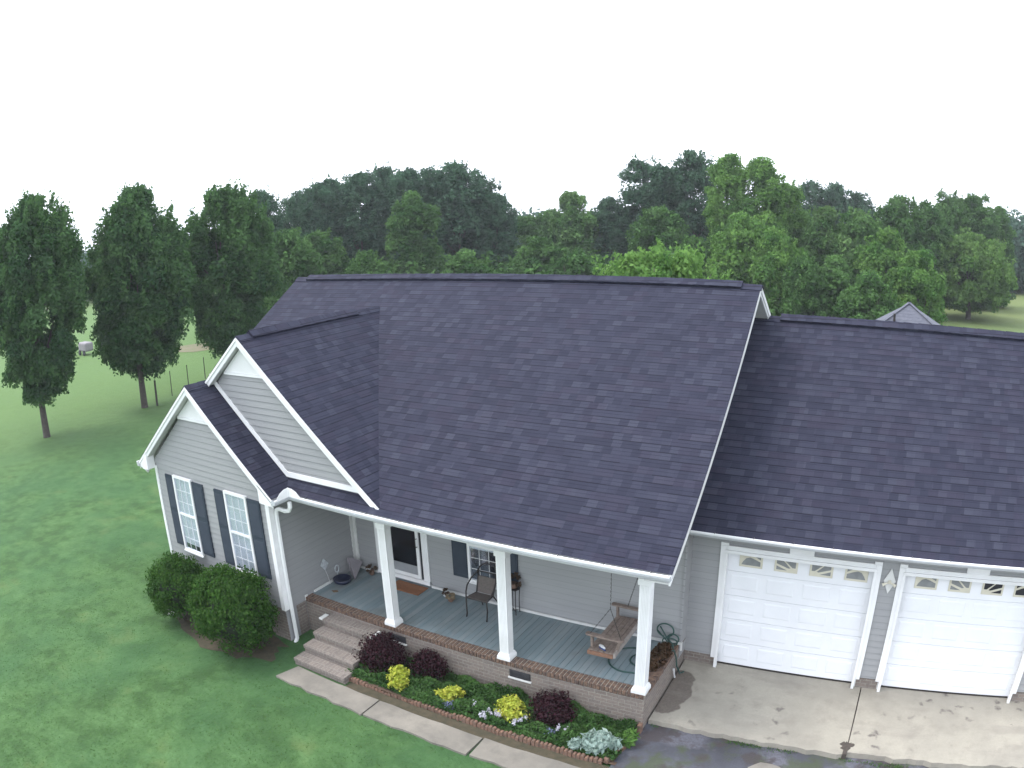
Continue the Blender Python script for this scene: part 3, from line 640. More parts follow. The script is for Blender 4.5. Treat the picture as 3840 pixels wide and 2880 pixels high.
# ---- columns
def column(x,y):
    h=.081; m=MB(); z0,z1=ZD+.10,2.42
    pts=[]                                                # fluted square shaft
    N_=7
    for (ax,ay,dx,dy) in ((-h,-h,1,0),(h,-h,0,1),(h,h,-1,0),(-h,h,0,-1)):
        for i in range(N_):
            t0=(i+.0)/N_*2*h; nx,ny=dy,-dx
            for (f,dp) in ((.0,0),(.55,0),(.62,.006),(.93,.006)):
                if i in(0,N_-1): dp=0
                pts.append((x+ax+dx*(t0+f*2*h/N_)-nx*dp,y+ay+dy*(t0+f*2*h/N_)-ny*dp))
    n=len(pts); m.add([(a,b,z0) for a,b in pts]+[(a,b,z1) for a,b in pts],[tuple(range(n,2*n))]+[(i,(i+1)%n,n+(i+1)%n,n+i) for i in range(n)])
    c=m.build('porch_column','white',H)
    m=MB(); q=.118; m.box(x-q,x+q,y-q,y+q,ZD,ZD+.055); 
    a,b=.118,.095; m.add([(x-a,y-a,ZD+.055),(x+a,y-a,ZD+.055),(x+a,y+a,ZD+.055),(x-a,y+a,ZD+.055),(x-b,y-b,ZD+.115),(x+b,y-b,ZD+.115),(x+b,y+b,ZD+.115),(x-b,y+b,ZD+.115)],[(0,1,5,4),(1,2,6,5),(2,3,7,6),(3,0,4,7),(4,5,6,7)])
    m.build('base',"white",c); m=MB(); m.box(x-.10,x+.10,y-.10,y+.10,2.40,2.5); m.build('capital','white',c)
for x in (2.10,4.40,6.712): column(x,.11)
# ---- windows
def window(x0,x1,z0,z1,y,blind=.75,label=None):
    f=.05; m=MB(); zm=(z0+z1)/2
    m.box(x0,x0+f,y-.05,y,z0,z1); m.box(x1-f,x1,y-.05,y,z0,z1); m.box(x0+f,x1-f,y-.05,y,z1-f,z1); m.box(x0+f,x1-f,y-.05,y,z0,z0+f); m.box(x0+f,x1-f,y-.045,y-.004,zm-.022,zm+.022)
    m.box(x0-.01,x1+.01,y-.07,y-.03,z0-.03,z0+.0)
    w=m.build('window','white',H)
    m=MB(); m.box(x0+f,x1-f,y-.006,y-.002,z0+f,z1-f); m.build('dark_room','dark',w)
    m=MB(); zz=z1-f
    while zz>z1-f-(z1-z0-2*f)*blind:
        m.box(x0+f+.005,x1-f-.005,y-.016,y-.009,zz-.0235,zz); zz-=.025
    m.build('blind','white',w)
    for a,b,dy in ((z0+f,zm-.022,0),(zm+.022,z1-f,.006)):
        m=MB(); m.box(x0+f,x1-f,y-.03+dy*0,y-.027,a,b); m.build('pane','glass',w)
        m=MB(); W=x1-x0-2*f
        for i in (1,2): m.box(x0+f+W*i/3-.0045,x0+f+W*i/3+.0045,y-.036,y-.0305,a,b)
        for i in (1,2): m.box(x0+f,x1-f,y-.035,y-.0302,a+(b-a)*i/3-.0045,a+(b-a)*i/3+.0045)
        m.build('muntin','white',w)
    return w
def shutter(x0,x1,z0,z1,y):
    m=MB(); m.box(x0,x1,y-.03,y,z0,z1); zz=z0+.06
    m2=MB()
    while zz<z1-.08:
        if abs(zz-(z0+z1)/2)>.05: m.prism([(x0+.035,y-.031,zz),(x0+.035,y-.038,zz),(x0+.035,y-.031,zz+.026)],(x1-x0-.07,0,0))
        zz+=.032
    m.build('shutter','shutter',H)
yy=YF-.012
window(-2.98,-2.33,1.02,2.68,yy,.92); shutter(-3.29,-2.99,1.08,2.645,yy); shutter(-2.32,-1.95,1.08,2.645,yy)
window(-1.24,-.58,1.02,2.68,yy,.97); shutter(-1.573,-1.25,1.08,2.645,yy); shutter(-.57,-.22,1.08,2.645,yy)
yy=YP-.012
window(2.785,3.48,.90,2.40,yy,.55); shutter(2.44,2.775,.935,2.38,yy); shutter(3.49,3.81,.935,2.38,yy)
# ---- storm door
D_=empty('storm_door'); D_.parent=H
m=MB(); y=YP-.012
m.box(.60,.72,y-.03,y,ZD+.07,2.55); m.box(1.74,1.88,y-.03,y,ZD+.07,2.55); m.box(.60,1.88,y-.03,y,2.5,2.62); m.box(.60,1.88,y-.05,y,ZD+.05,ZD+.13)
for i in range(3): m.box(1.765+i*.035,1.775+i*.035,y-.036,y-.03,ZD+.15,2.5)
m.build('casing','white',D_)
m=MB(); m.box(.76,.83,y-.035,y,ZD+.14,2.48); m.box(1.61,1.68,y-.035,y,ZD+.14,2.48); m.box(.83,1.61,y-.035,y,2.38,2.48); m.box(.83,1.61,y-.035,y,ZD+.14,ZD+.21); m.build('door_leaf','white',D_)
m=MB(); m.box(.83,1.61,y-.028,y-.01,ZD+.21,ZD+.40); m.build('kick_panel',simple('kick',(.30,.31,.32),(.25,.26,.27),5,.4),D_)
m=MB(); m.box(.83,1.61,y-.02,y-.014,ZD+.40,2.38); m.build('pane','dark_glass',D_)
m=MB(); m.box(.72,1.74,y-.01,y-.002,ZD+.13,2.5); m.build('inner_door','dark',D_)
m=MB(); m.tube([(1.645,y-.04,1.35),(1.645,y-.09,1.35),(1.645,y-.09,1.52),(1.645,y-.04,1.52)],.009); m.build('handle','black_metal',D_)
# ---- garage doors
def gdoor(x0,lbl,darkr=False):
    W=2.459; y=2.05; Hh=2.24; G=empty('garage_door'); G.parent=H; G['label']=lbl
    m=MB(); s=Hh/5; m.box(x0-.02,x0+W+.02,y+.012,y+.05,-.02,Hh+.02)
    g=m.build('door_panel','door_white',G)
    m=MB()
    for j in range(5):
        zz=(.012,.463,.913,1.363,1.813,2.24); m.box(x0,x0+W,y,y+.012,zz[j]+.004,zz[j+1]-.004)
    for j in range(4):
        for i in range(4):
            a=x0+W*(i+.5)/4-.235; b=a+.47; z0=.13+.45*j; z1=z0+.27; d=.006; e=.022
            # raised rectangle with sloping margin
            v=[(a,y,z0),(b,y,z0),(b,y,z1),(a,y,z1),(a+e,y-d,z0+e),(b-e,y-d,z0+e),(b-e,y-d,z1-e),(a+e,y-d,z1-e)]
            m.add(v,[(0,1,5,4),(1,2,6,5),(2,3,7,6),(3,0,4,7),(4,5,6,7)])
    m.build('raised_panel','door_white',G,bevel=0)
    m=MB(); m.box(x0,x0+W,y-.01,y+.04,-.012,.012); m.build('bottom_seal','black_metal',G)
    for i in range(4):
        cx=x0+W/2+.045+(i-1.5)*.587; w,h=.195,.122; zc=2.04; fl=1 if i<2 else -1
        m=MB(); m.box(cx-w,cx+w,y-.014,y,zc-h,zc+h); fr=m.build('light_frame','cream',G,bevel=.005)
        yy=y-.0165; P=[]
        if i in (0,3):
            arc=[(-.165,-.055)]+[(-.165+.32*(1-math.cos(t)), -.055+.115*math.sin(t)) for t in [k*math.pi/2/7 for k in range(1,7)]]+[(.155,.058-.035),(.16,-.055)]
            P=[[(-.16,-.055),(-.13,-.015),(-.08,.025),(-.02,.038),(.06,.022),(.16,-.005),(.16,-.055)],[(.05,.06),(.16,.06),(.16,.02)]]
        else:
            P=[[(-.16,.06),(-.06,.06),(.075,-.025),(.04,-.03),(-.16,.015)],[(-.03,.06),(.16,.06),(.16,-.02),(.11,-.02)],[(-.16,-.01),(-.16,-.055),(.02,-.055)]]
        m=MB()
        for pl in P:
            m.prism([(cx+fl*a,yy,zc+b*1.5) for a,b in pl],(0,.004,0))
        dk=darkr and i>=2
        m.build('light_pane','dark' if dk else DG,G)
    return G
DG=simple('grey_glazing',(.20,.21,.21),(.25,.26,.26),8,.2)
gdoor(7.411,'white garage door beside the porch'); gdoor(10.358,'white garage door at the right with two blacked-out panes',True)
# garage trim
def gtrim(xa,xb):
    y=YG-.012; m=MB(); o=.10
    m.box(xa-o,xa+.0,y-.03,y,.17,2.30); m.box(xb-.0,xb+o,y-.03,y,.17,2.30)
    m.box(xa-.03,xa+.02,y-.045,y+.02,-.03,2.184); m.box(xb-.02,xb+.03,y-.045,y+.02,-.03,2.184)
    m.box(xa+.002,xb-.002,y-.03,y,2.24,2.313); m.box(xa-.02,xb+.02,y-.047,y+.02,2.185,2.238)
    xm=(xa+xb)/2-.0; m.box(xa-o,xa+.03,y-.028,y,2.302,2.358); m.box(xm-.20,xm+.20,y-.032,y,2.3135,2.50); m.box(xb-.03,xb+o,y-.028,y,2.302,2.355); m.box(xa+.03,xb-.03,y-.036,y-.031,2.300,2.317)
    m.build('garage_trim','white',H,bevel=.004)
gtrim(7.411,9.87); gtrim(10.358,12.817)
# wall light between the garage doors
WL=empty('wall_light'); WL.parent=H
xc_,zc_=10.13,2.05; m=MB(); y=YG-.018; m.prism([(xc_,y-.02,zc_+.215),(xc_+.10,y-.02,zc_),(xc_,y-.02,zc_-.215),(xc_-.10,y-.02,zc_)],(0,.02,0)); m.build('backplate','white2',WL)
m=MB(); m.tube([(xc_,y-.02,zc_+.0),(xc_,y-.05,zc_-.01)],.03,10); m.build('hub','cream',WL)
for s_ in (-1,1):
    m=MB(); m.tube([(xc_+s_*.02,y-.04,zc_-.02),(xc_+s_*.07,y-.06,zc_-.03),(xc_+s_*.11,y-.075,zc_-.05)],[.008,.018,.030],10); m.build('lamp_head','cream',WL)
# roof debris specks are left out; pipe on rear
# ------------------------------------------------------------------ garden shed behind
S=empty('garden_shed',(10.12,14.0,-.4),'outbuilding with a hipped grey shingle roof peeking over the garage ridge','shed')
zt=5.0+.4; w=2.0; ze=zt-.65*w
for a in range(4):
    c,s_=math.cos(a*math.pi/2),math.sin(a*math.pi/2); f=lambda u,v:(u*c-v*s_,u*s_+v*c)
    P=[f(-w,-w)+(ze,),f(w,-w)+(ze,),(0,0,zt)]; lap(MB(),P,EXP_,.003).build('roof',simple('aged_shingles_%d'%a,(.12,.115,.15),(.155,.15,.185),12,.8) if 0 else 'shed_sh' if 'shed_sh' in M else M.setdefault('shed_sh',simple('aged_shingles',(.070,.074,.098),(.10,.105,.13),9,.8)),S)
m=MB(); m.box(-1.75,1.75,-1.75,1.75,0,ze+.1); m.build('wall','siding',S)
m=MB()
for a in ((-w,-w),(w,-w)): m.bar((a[0],a[1],ze+.02),(0,0,zt+.02),.10,.02)
m.build('hip_cap','shed_sh',S); m=MB(); m.tube([(-.45,-.75,ze+.6),(-.45,-.75,ze+1.05)],.035); m.build('vent_pipe','black_metal',S)

# ------------------------------------------------------------------ things on the porch
t=empty('doormat',(1.5,1.345,ZD),'rusty brown coir mat on the deck boards before the storm door','doormat')
m=MB(); m.box(-.36,.36,-.175,.175,.002,.018); m.build('coir_pad','mat',t,bevel=.006)
# patio chair
t=empty('patio_chair',(3.30,1.14,ZD),'black wrought iron patio chair with brown sling seat under the porch window','chair')
fr=MB(); r=.0135
for s_ in (-1,1):
    fr.tube([(s_*.21,-.19,0),(s_*.205,-.17,.06),(s_*.215,-.16,.20),(s_*.21,-.165,.385),(s_*.25,-.10,.47),(s_*.27,-.02,.56),(s_*.25,.10,.66),(s_*.20,.22,.74),(s_*.185,.25,.78)],r)
    fr.tube([(s_*.19,.33,0),(s_*.18,.24,.20),(s_*.17,.12,.37),(s_*.185,.20,.58),(s_*.19,.26,.76)],r)
    fr.tube([(s_*.21,-.165,.385),(s_*.17,.12,.37)],r)
fr.tube([(-.19,.26,.76)]+[(.19*-math.cos(k*math.pi/8),.26+.02*math.sin(k*math.pi/8),.76+.15*math.sin(k*math.pi/8)) for k in range(1,8)]+[(.19,.26,.76)],r)
fr.tube([(-.21,-.165,.385),(.21,-.165,.385)],r); fr.tube([(-.19,.26,.74),(.19,.26,.74)],r)
fr.build('frame','black_metal',t,smooth=True)
m=MB(); m.prism([(-.20,-.17,.385),(.20,-.17,.385),(.17,.12,.362),(-.17,.12,.362)],(0,0,.014)); m.build('seat','sling',t)
m=MB(); m.prism([(-.165,.13,.38),(.165,.13,.38),(.178,.225,.66),(-.178,.225,.66)],(0,.014,.004)); m.build('backrest','sling',t)
# plant stand
t=empty('plant_stand',(3.78,1.46,ZD),'thin black metal plant stand behind the middle porch column','plant stand')
m=MB()
for a in (-1,1):
    for b in (-1,1): m.tube([(a*.07,b*.07,0),(a*.065,b*.065,.25),(a*.075,b*.075,.50)],.008,6)
m.tube([(-.068,-.068,.06),(.068,.068,.06)],.006,6); m.tube([(-.068,.068,.06),(.068,-.068,.06)],.006,6); m.build('leg_frame','black_metal',t)
m=MB(); m.box(-.085,.085,-.085,.085,.50,.515); m.build('shelf','black_metal',t)
t=empty('potted_plant',(3.78,1.46,ZD+.516),'withered brown plant in a small pot on the thin metal stand','potted plant')
m=MB(); m.lathe([(.045,0),(.065,.02),(.07,.10),(.06,.10)],n=16); m.build('pot','terracotta',t,smooth=True)
blob((0,0,.16),(.14,.12,.12),500,.035,'dry_leaf' if 'dry_leaf' in M else M.setdefault('dry_leaf',mk_leaf('dry_leaf',(.08,.055,.04),(.16,.11,.08),(.1,.08,.05))) and 'dry_leaf','foliage',t,nclump=14,seed=5)
# small dried arrangements by the wall
for i,(x,y,lb,sc_) in enumerate(((2.33,1.42,'small dried posy in a pale pot against the porch wall, nearer the door mat',.9),(2.53,1.29,'small cream dried flower posy standing further out on the deck boards',1.0),(.52,1.44,'brown dried wreath-like posy in the dark porch corner behind the grey board',1.3))):
    t=empty('flower_pot',(x,y,ZD),lb,'flower pot'); m=MB(); m.lathe([(.03,0),(.05,.02),(.055,.08*sc_),(.045,.08*sc_)],n=14); m.build('pot','stone_white' if i<1 else 'terracotta',t,smooth=True)
    blob((0,0,.11*sc_),(.085*sc_,.08*sc_,.06*sc_),260,.03,'dry_leaf' if i!=1 else M.setdefault('straw',mk_leaf('straw',(.25,.2,.13),(.42,.36,.25),(.3,.2,.1))) and 'straw','foliage',t,nclump=10,seed=i+20)
# grey board leaning in the corner
t=empty('leaning_board',(.10,1.0,ZD),'grey five-sided board leaning in the left corner of the porch','board')
m=MB(); m.prism([(.045,.22,.01),(.245,.09,.0),(.13,.50,.20),(.03,.30,.335),(.0,.20,.375)],(.012,.012,.012)); m.build('board','board',t)
t=empty('dark_tub',(.22,.87,ZD),'dark navy round tub on the deck in front of the grey leaning board','tub')
m=MB(); m.lathe([(.13,0),(.17,.03),(.185,.10),(.17,.105),(.15,.05),(.02,.04)],n=24); m.build('bowl','pot_dark',t,smooth=True)
t=empty('garden_sign',(.05,.69,ZD),'pale diamond-shaped plate on a thin stake against the porch side wall','garden ornament')
m=MB(); m.tube([(.0,0,.0),(-.005,-.04,.20),(-.01,-.09,.36)],.007,6); m.build('stake','stone_white',t)
m=MB(); m.prism([(-.012,-.09,.34),(-.012,-.205,.48),(-.012,-.10,.60),(-.012,.03,.45)],(.012,0,0)); m.build('plate','glass_sil',t,bevel=.004)
t=empty('ring_ornament',(.04,.94,ZD+.13),'small silver ring ornament beside the diamond plate','garden ornament')
m=MB(); m.tube([(.0,.055*math.cos(a*math.pi/8),.10+.075*math.sin(a*math.pi/8)) for a in range(17)],.012,8); m.build('ring','glass_sil',t,smooth=True)
m=MB(); m.tube([(0,0,.03),(0,.0,-.13)],.008,6); m.build('stem','glass_sil',t)
t=MB(); t.prism([(.28,.47,ZD+.003),(.36,.44,ZD+.003),(.43,.50,ZD+.003),(.37,.54,ZD+.003)],(0,0,.012)); tag(t.build('dead_leaf',M['dry']),'small purple-brown scrap lying on the deck near the steps','leaf')
# porch swing
t=empty('porch_swing',(5.95,.93,.90),'weathered wooden porch swing seat hung on chains beside the right column','porch swing')
m=MB()
for i in range(5): m.box(-.215+i*.085,-.215+i*.085+.078,-.60,.56,-.0,.022)
m.build('seat','old_wood',t,bevel=.004)
for a,b in ((-.62,-.56),(.50,.56),(-.05,0)): MB().box(-.23,.20,a,b,-.07,-.003).build('seat_bearer','warm_wood',t,bevel=.004)
m=MB(); m.bar((.225,-.62,.0),(.225,.56,.03),.03,.09); m.build('front_rail',simple('bleached_wood',(.30,.27,.25),(.24,.21,.19),20,.8),t,bevel=.004)
for yy_,nm in ((-.50,'near'),(.53,'far')):
    m=MB(); m.prism([(-.30,yy_-.035,.225),(-.27,yy_-.05,.225),(.28,yy_-.045,.205),(.33,yy_-.02,.205),(.33,yy_+.03,.205),(-.29,yy_+.05,.225),(-.31,yy_+.01,.225)],(0,0,.028)); m.build('armrest','old_wood',t,bevel=.006)
    MB().bar((-.19,yy_,-.05),(-.20,yy_,.225),.035,.06).build('arm_post','old_wood',t); MB().bar((.20,yy_,-.03),(.27,yy_,.205),.035,.05).build('arm_post','old_wood',t)
def chain(a,b):
    a,b=Vector(a),Vector(b); n=int((b-a).length/.035); m=MB(); d=(b-a)/n
    for i in range(n):
        c=a+d*(i+.5); s_=Vector((.008,0,0)) if i%2 else Vector((0,.008,0)); e=d*.62
        m.tube([c-e,c+s_,c+e,c-s_,c-e],.0032,4)
    return m
for a,b in (((.02,-.33,1.70),(.02,-.33,.66)),((.02,-.33,.66),(-.24,-.50,.24)),((.02,-.33,.66),(.29,-.50,.22)),((.25,.2,1.70),(.25,.2,1.0)),((.25,.2,1.0),(-.02,.52,.24)),((.25,.2,1.0),(.30,.53,.22))):
    chain(a,b).build('chain','black_metal',t)
tt=empty('rolled_paper',(5.93,.42,.925),'small white and blue bundle lying on the swing seat below its near arm','bundle')
m=MB(); m.tube([(-.06,.03,.025),(.0,.0,.03),(.06,-.04,.025)],[.018,.028,.016],10); m.build('bundle','stone_white',tt,smooth=True)
m=MB(); m.tube([(-.05,.0,.012),(.02,-.04,.014),(.08,-.07,.012)],.012,8); m.build('band',M.setdefault('bluecloth',simple('blue_cloth',(.03,.06,.20),None,9,.7)),tt,smooth=True)
# garden hose
def arc(cx,cy,cz,rx,ry,rz,a0,a1,n,ax='xy'):
    o=[]
    for i in range(n+1):
        a=R_(a0+(a1-a0)*i/n)
        o.append((cx+rx*math.cos(a),cy+ry*math.sin(a),cz) if ax=='xy' else (cx+rx*math.cos(a),cy,cz+rz*math.sin(a)))
    return o
t=empty('garden_hose',(6.5,1.2,ZD),'green garden hose looped on the wall and coiled on the porch boards','hose')
m=MB(); g=lambda L_:[(x-6.5,y-1.2,z-ZD) for x,y,z in L_]
m.tube(g(arc(6.585,1.535,.78,.145,0,.125,-80,262,34,'xz')),.0125,8); m.tube(g([(6.68,1.52,.72),(6.66,1.50,.64),(6.70,1.45,.57),(6.72,1.38,.53)]),.0125,8)
m.tube(g(arc(6.74,1.50,.66,.10,0,.09,0,350,24,'xz')),.0115,8); m.tube(g(arc(6.70,1.46,.62,.13,0,.07,20,370,24,'xz')),.0115,8); m.tube(g([(6.50,1.50,.86),(6.62,1.48,.70),(6.75,1.44,.60),(6.80,1.36,.56)]),.0115,8); m.tube(g([(6.45,1.5,.78),(6.6,1.47,.66),(6.7,1.42,.60)]),.0115,8)
m.build('hung_loop','hose',t,smooth=True)
m=MB(); m.tube(g(arc(6.27,.84,ZD+.014,.37,.37,0,100,290,26)+[(6.55,.50,ZD+.014)]),.013,8); m.tube(g(arc(6.45,.90,ZD+.014,.21,.20,0,120,285,18)+[(6.60,.72,ZD+.014)]),.013,8)
m.tube(g(arc(6.64,1.30,ZD+.03,.12,.16,0,0,330,20)),.013,8); m.tube(g(arc(6.66,1.33,ZD+.055,.10,.13,0,20,340,20)),.013,8); m.build('deck_coil','hose',t,smooth=True)
m=MB(); m.tube(g([(6.70,1.30,ZD+.03),(6.82,1.34,ZD+.02),(6.86,1.36,.40),(6.87,1.40,.20),(6.90,1.52,-.02),(6.95,1.60,-.03)]),.0125,8); m.build('trailing_end','hose',t,smooth=True)
m=MB(); m.tube(g([(6.86,1.27,.22),(6.87,1.29,.10),(6.88,1.31,.02)]),[.02,.014,.016],8); m.build('nozzle','stone_white',t)
# dried heap on the porch corner
t=tag(blob((6.68,1.0,ZD+.10),(.15,.36,.12),2600,.035,M.setdefault('brown_heap',mk_leaf('brown_heap',(.06,.038,.026),(.125,.072,.045),(.06,.06,.03))) and 'brown_heap','dry_foliage_heap',None,nclump=40,seed=8),'heap of brown dead foliage on the right end of the porch behind the column','dead plant')
# ------------------------------------------------------------------ flower bed
t=empty('bed_edging',(4.2,-.96,-.2),'row of small scalloped terracotta edging bricks round the flower bed','garden edging')
m=MB(); r=random.Random(11)
def ebr(m,p,d,wd,h):
    p=Vector(p); d=Vector(d).normalized(); nrm=Vector((d.y,-d.x,0)); a=p-d*wd/2
    pr=[(0,0),(1,0),(1,.78),(.82,.95),(.5,1.0),(.18,.95),(0,.78)]
    m.prism([a+d*(u*wd)+Vector((0,0,v*h))-nrm*.035 for u,v in pr],nrm*.07)
pts=[(1.66,-.965),(3.5,-.93),(4.8,-.965),(6.58,-.975)]
def along(pts,st):
    o=[];
    for (a,b) in zip(pts[:-1],pts[1:]):
        a,b=Vector(a+(0,)),Vector(b+(0,)); n=int((b-a).length/st)
        for i in range(n): o.append((a+(b-a)*((i+.5)/n),(b-a)))
    return o
for p,d in along(pts,.066): ebr(m,(p.x-4.2,p.y+.96+r.uniform(-.012,.012),r.uniform(-.045,-.015)+(-.035+.02*math.sin(p.x*4) if p.x<4 else .0)),(d.x,d.y+r.uniform(-.08,.08)*d.x,0),.06,.11)
for p,d in along([(6.62,-.95),(6.80,-.30)],.066): ebr(m,(p.x-4.2,p.y+.96,r.uniform(-.02,0)),d,.06,.12)
m.build('brick_row','edgebrick',t,bevel=.006)
t=empty('edging_brick',(6.80,.02,-.19),'single upright orange brick at the porch corner beside the drive','brick'); m=MB(); m.box(-.03,.035,-.13,-.03,0,.17); m.build('brick','edgebrick',t,bevel=.008)
BG='plants in the flower bed before the porch'
def plant(name,lab,cat,c,rad,n,leaf,mat,seed,ncl=26,group=None,spread=.8,asp=1.8,lump=.42,stem=True):
    t=empty(name,(c[0],c[1],-.16),lab,cat,group); z=c[2]
    blob((0,0,z),rad,n,leaf,mat,'foliage',t,spread,asp,.25,seed,ncl,lump)
    if stem:
        m=MB(); rr=random.Random(seed)
        for i in range(5): a=rr.uniform(0,6.28); m.tube([(0,0,-.02),(rad[0]*.4*math.cos(a),rad[1]*.4*math.sin(a),z*.8)],[.010,.005],5)
        m.build('stem','bark',t)
    return t
plant('barberry_shrub','large dark red barberry beside the brick steps','shrub',(2.18,-.42,.32),(.48,.36,.34),4000,.03,'l_red',1,40)
plant('barberry_shrub','dark red barberry against the foundation between first and middle columns','shrub',(3.08,-.25,.26),(.36,.24,.27),2600,.03,'l_red',2,30)
plant('barberry_shrub','low dark red barberry to the right of the largest golden shrub','shrub',(5.44,-.32,.22),(.36,.33,.24),3000,.03,'l_red',3,30)
plant('golden_spirea','round golden-yellow shrub in front of the large dark red barberry','shrub',(2.80,-.76,.22),(.21,.20,.20),1500,.032,'l_yellow',4,24)
plant('golden_spirea','golden-yellow shrub with a small orange-tinted sprig on its left','shrub',(3.82,-.66,.16),(.20,.16,.15),1000,.032,'l_yellow',5,20)
plant('golden_sprig','little orange-yellow sprig just left of the second golden shrub','shrub',(3.56,-.70,.10),(.11,.09,.09),260,.03,'l_yellow',6,10,stem=False)
plant('golden_spirea','largest golden-yellow shrub, behind the white flowers','shrub',(4.90,-.58,.20),(.26,.22,.20),2000,.034,'l_yellow',7,26)
plant('dusty_miller','silvery blue-green dusty miller in the right corner of the flower bed','plant',(6.42,-.72,.13),(.27,.20,.15),1700,.045,'l_silver',8,26,asp=2.6)
plant('dusty_miller','smaller silvery tuft left of the corner dusty miller by the edging','plant',(6.10,-.84,.08),(.13,.10,.10),500,.04,'l_silver',9,12,asp=2.6)
plant('ornamental_grass','tuft of bright green blades at the bed corner beside the asphalt','plant',(6.78,-.42,.10),(.07,.12,.13),420,.04,'l_bright',10,12,asp=4)
plant('hosta','broad-leaved green hosta left of the silvery plants','plant',(5.92,-.66,.10),(.20,.15,.12),420,.075,'l_leafy',11,14)
plant('perennial_clump','fine green perennial clump under the first golden shrub','plant',(1.95,-.72,.08),(.20,.15,.11),600,.04,'l_bed',12,14)
WH=[('low white flower clump below the largest golden shrub, left part',4.52,-.80,.14,9),('white flower clump on the left of the largest golden shrub, right part',4.74,-.80,.11,7),('small white flower head in front of the largest golden shrub',5.02,-.84,.07,3),('pair of white flower heads at the right foot of the largest golden shrub',5.14,-.72,.08,4),('white flowers over green leaves left of the hosta',5.78,-.62,.10,5),('faint white flower tuft right of the second golden shrub',4.30,-.66,.11,4)]
for i,(lb,x,y,rd,n) in enumerate(WH):
    t=empty('white_flowers',(x,y,-.16),lb,'flowers','white flowers in the bed'); blob((0,0,.07),(rd,rd*.8,.08),320,.035,'l_bed','foliage',t,nclump=10,seed=40+i,asp=2.2)
    r=np.random.default_rng(60+i); c=r.uniform(-1,1,(n,2))*rd*.8
    for a,b in c:
        P=np.array([a,b,.15+.03*r.uniform()])+r.normal(size=(34,3))*np.array([.013,.013,.022]); V,Fa,T=leaves(P,.018,np.tile([0,-.3,1.],(len(P),1)),.7,1.4,r.uniform(0,1,(len(P),3)),r); npmesh('flower_head',V,Fa,'petal',t,T)
for i,(lb,x,y) in enumerate((('pale blue flower tuft at the left end of the bed by the steps',1.70,-.62),('dusky blue-violet flower tuft below the second golden shrub',3.86,-.86),('pale blue flower tuft below the low dark red barberry',5.62,-.78))):
    t=empty('blue_flowers',(x,y,-.16),lb,'flowers','blue flowers in the bed'); r=np.random.default_rng(80+i)
    P=r.normal(size=(150,3))*np.array([.04,.04,.03])+np.array([0,0,.12]); V,Fa,T=leaves(P,.02,np.tile([0,0,1.],(150,1)),.8,1.5,r.uniform(0,1,(150,3)),r); npmesh('petals',V,Fa,'blue_petal',t,T)
    blob((0,0,.06),(.09,.08,.06),200,.03,'l_bed','foliage',t,nclump=8,seed=90+i)
# low green ground cover filling the bed
r=np.random.default_rng(3); n=52000; x=r.uniform(1.72,6.74,n); y=r.uniform(-.92,-.03,n); dens=.5+.5*np.sin(x*3.1+1)*np.sin(y*7+x)+r.normal(0,.25,n); k=dens>.12
x,y=x[k],y[k]; z=-.15+r.uniform(.0,1,len(x))**.7*np.clip(.13+.10*np.sin(x*5.3+np.sin(y*6))*np.sin(y*8+x)+.06*np.sin(x*13)*np.sin(y*15),.03,.3)*np.where(y<-.86,.45,1); P=np.stack([x,y,z],1)
T=np.stack([np.clip(.5+.45*np.sin(x*4.7+2*np.sin(y*5))*np.sin(y*6+x*1.3)+r.normal(0,.18,len(x)),0,1),r.uniform(0,1,len(x)),x*0],1)
V,Fa,T=leaves(P,.030,np.tile([0,-.2,1.],(len(P),1)),.9,2.4,T,r); tag(npmesh('ground_cover',V,Fa,'l_bed',None,T),'low mixed green ground cover filling the flower bed','ground cover',kind='stuff')
# boxwoods
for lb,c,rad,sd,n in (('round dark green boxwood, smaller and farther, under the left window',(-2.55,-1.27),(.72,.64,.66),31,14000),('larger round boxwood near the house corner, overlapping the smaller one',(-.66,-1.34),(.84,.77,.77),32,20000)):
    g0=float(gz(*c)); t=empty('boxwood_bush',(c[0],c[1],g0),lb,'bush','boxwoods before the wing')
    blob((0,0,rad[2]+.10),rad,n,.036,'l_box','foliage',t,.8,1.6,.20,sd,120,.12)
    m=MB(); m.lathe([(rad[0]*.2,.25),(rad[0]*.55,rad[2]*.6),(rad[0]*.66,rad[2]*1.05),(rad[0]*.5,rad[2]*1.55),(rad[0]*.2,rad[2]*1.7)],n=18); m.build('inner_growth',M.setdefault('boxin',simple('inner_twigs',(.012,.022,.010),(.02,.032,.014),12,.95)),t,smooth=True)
    m=MB(); 
    for a in range(6): m.tube([(.04*math.cos(a),.04*math.sin(a),-.03),(.3*math.cos(a),.3*math.sin(a),.5)],[.02,.012],6)
    m.build('stem','bark',t)
t=empty('splash_stone',(-3.08,-1.36,float(gz(-3.1,-1.5))),'pale stone lying at the foot of the smaller boxwood','stone'); m=MB(); m.lathe([(.06,0),(.12,.02),(.13,.05),(.06,.085)],n=9); o=m.build('stone','stone_white',t,bevel=.01); o.scale=(1.25,.75,1)

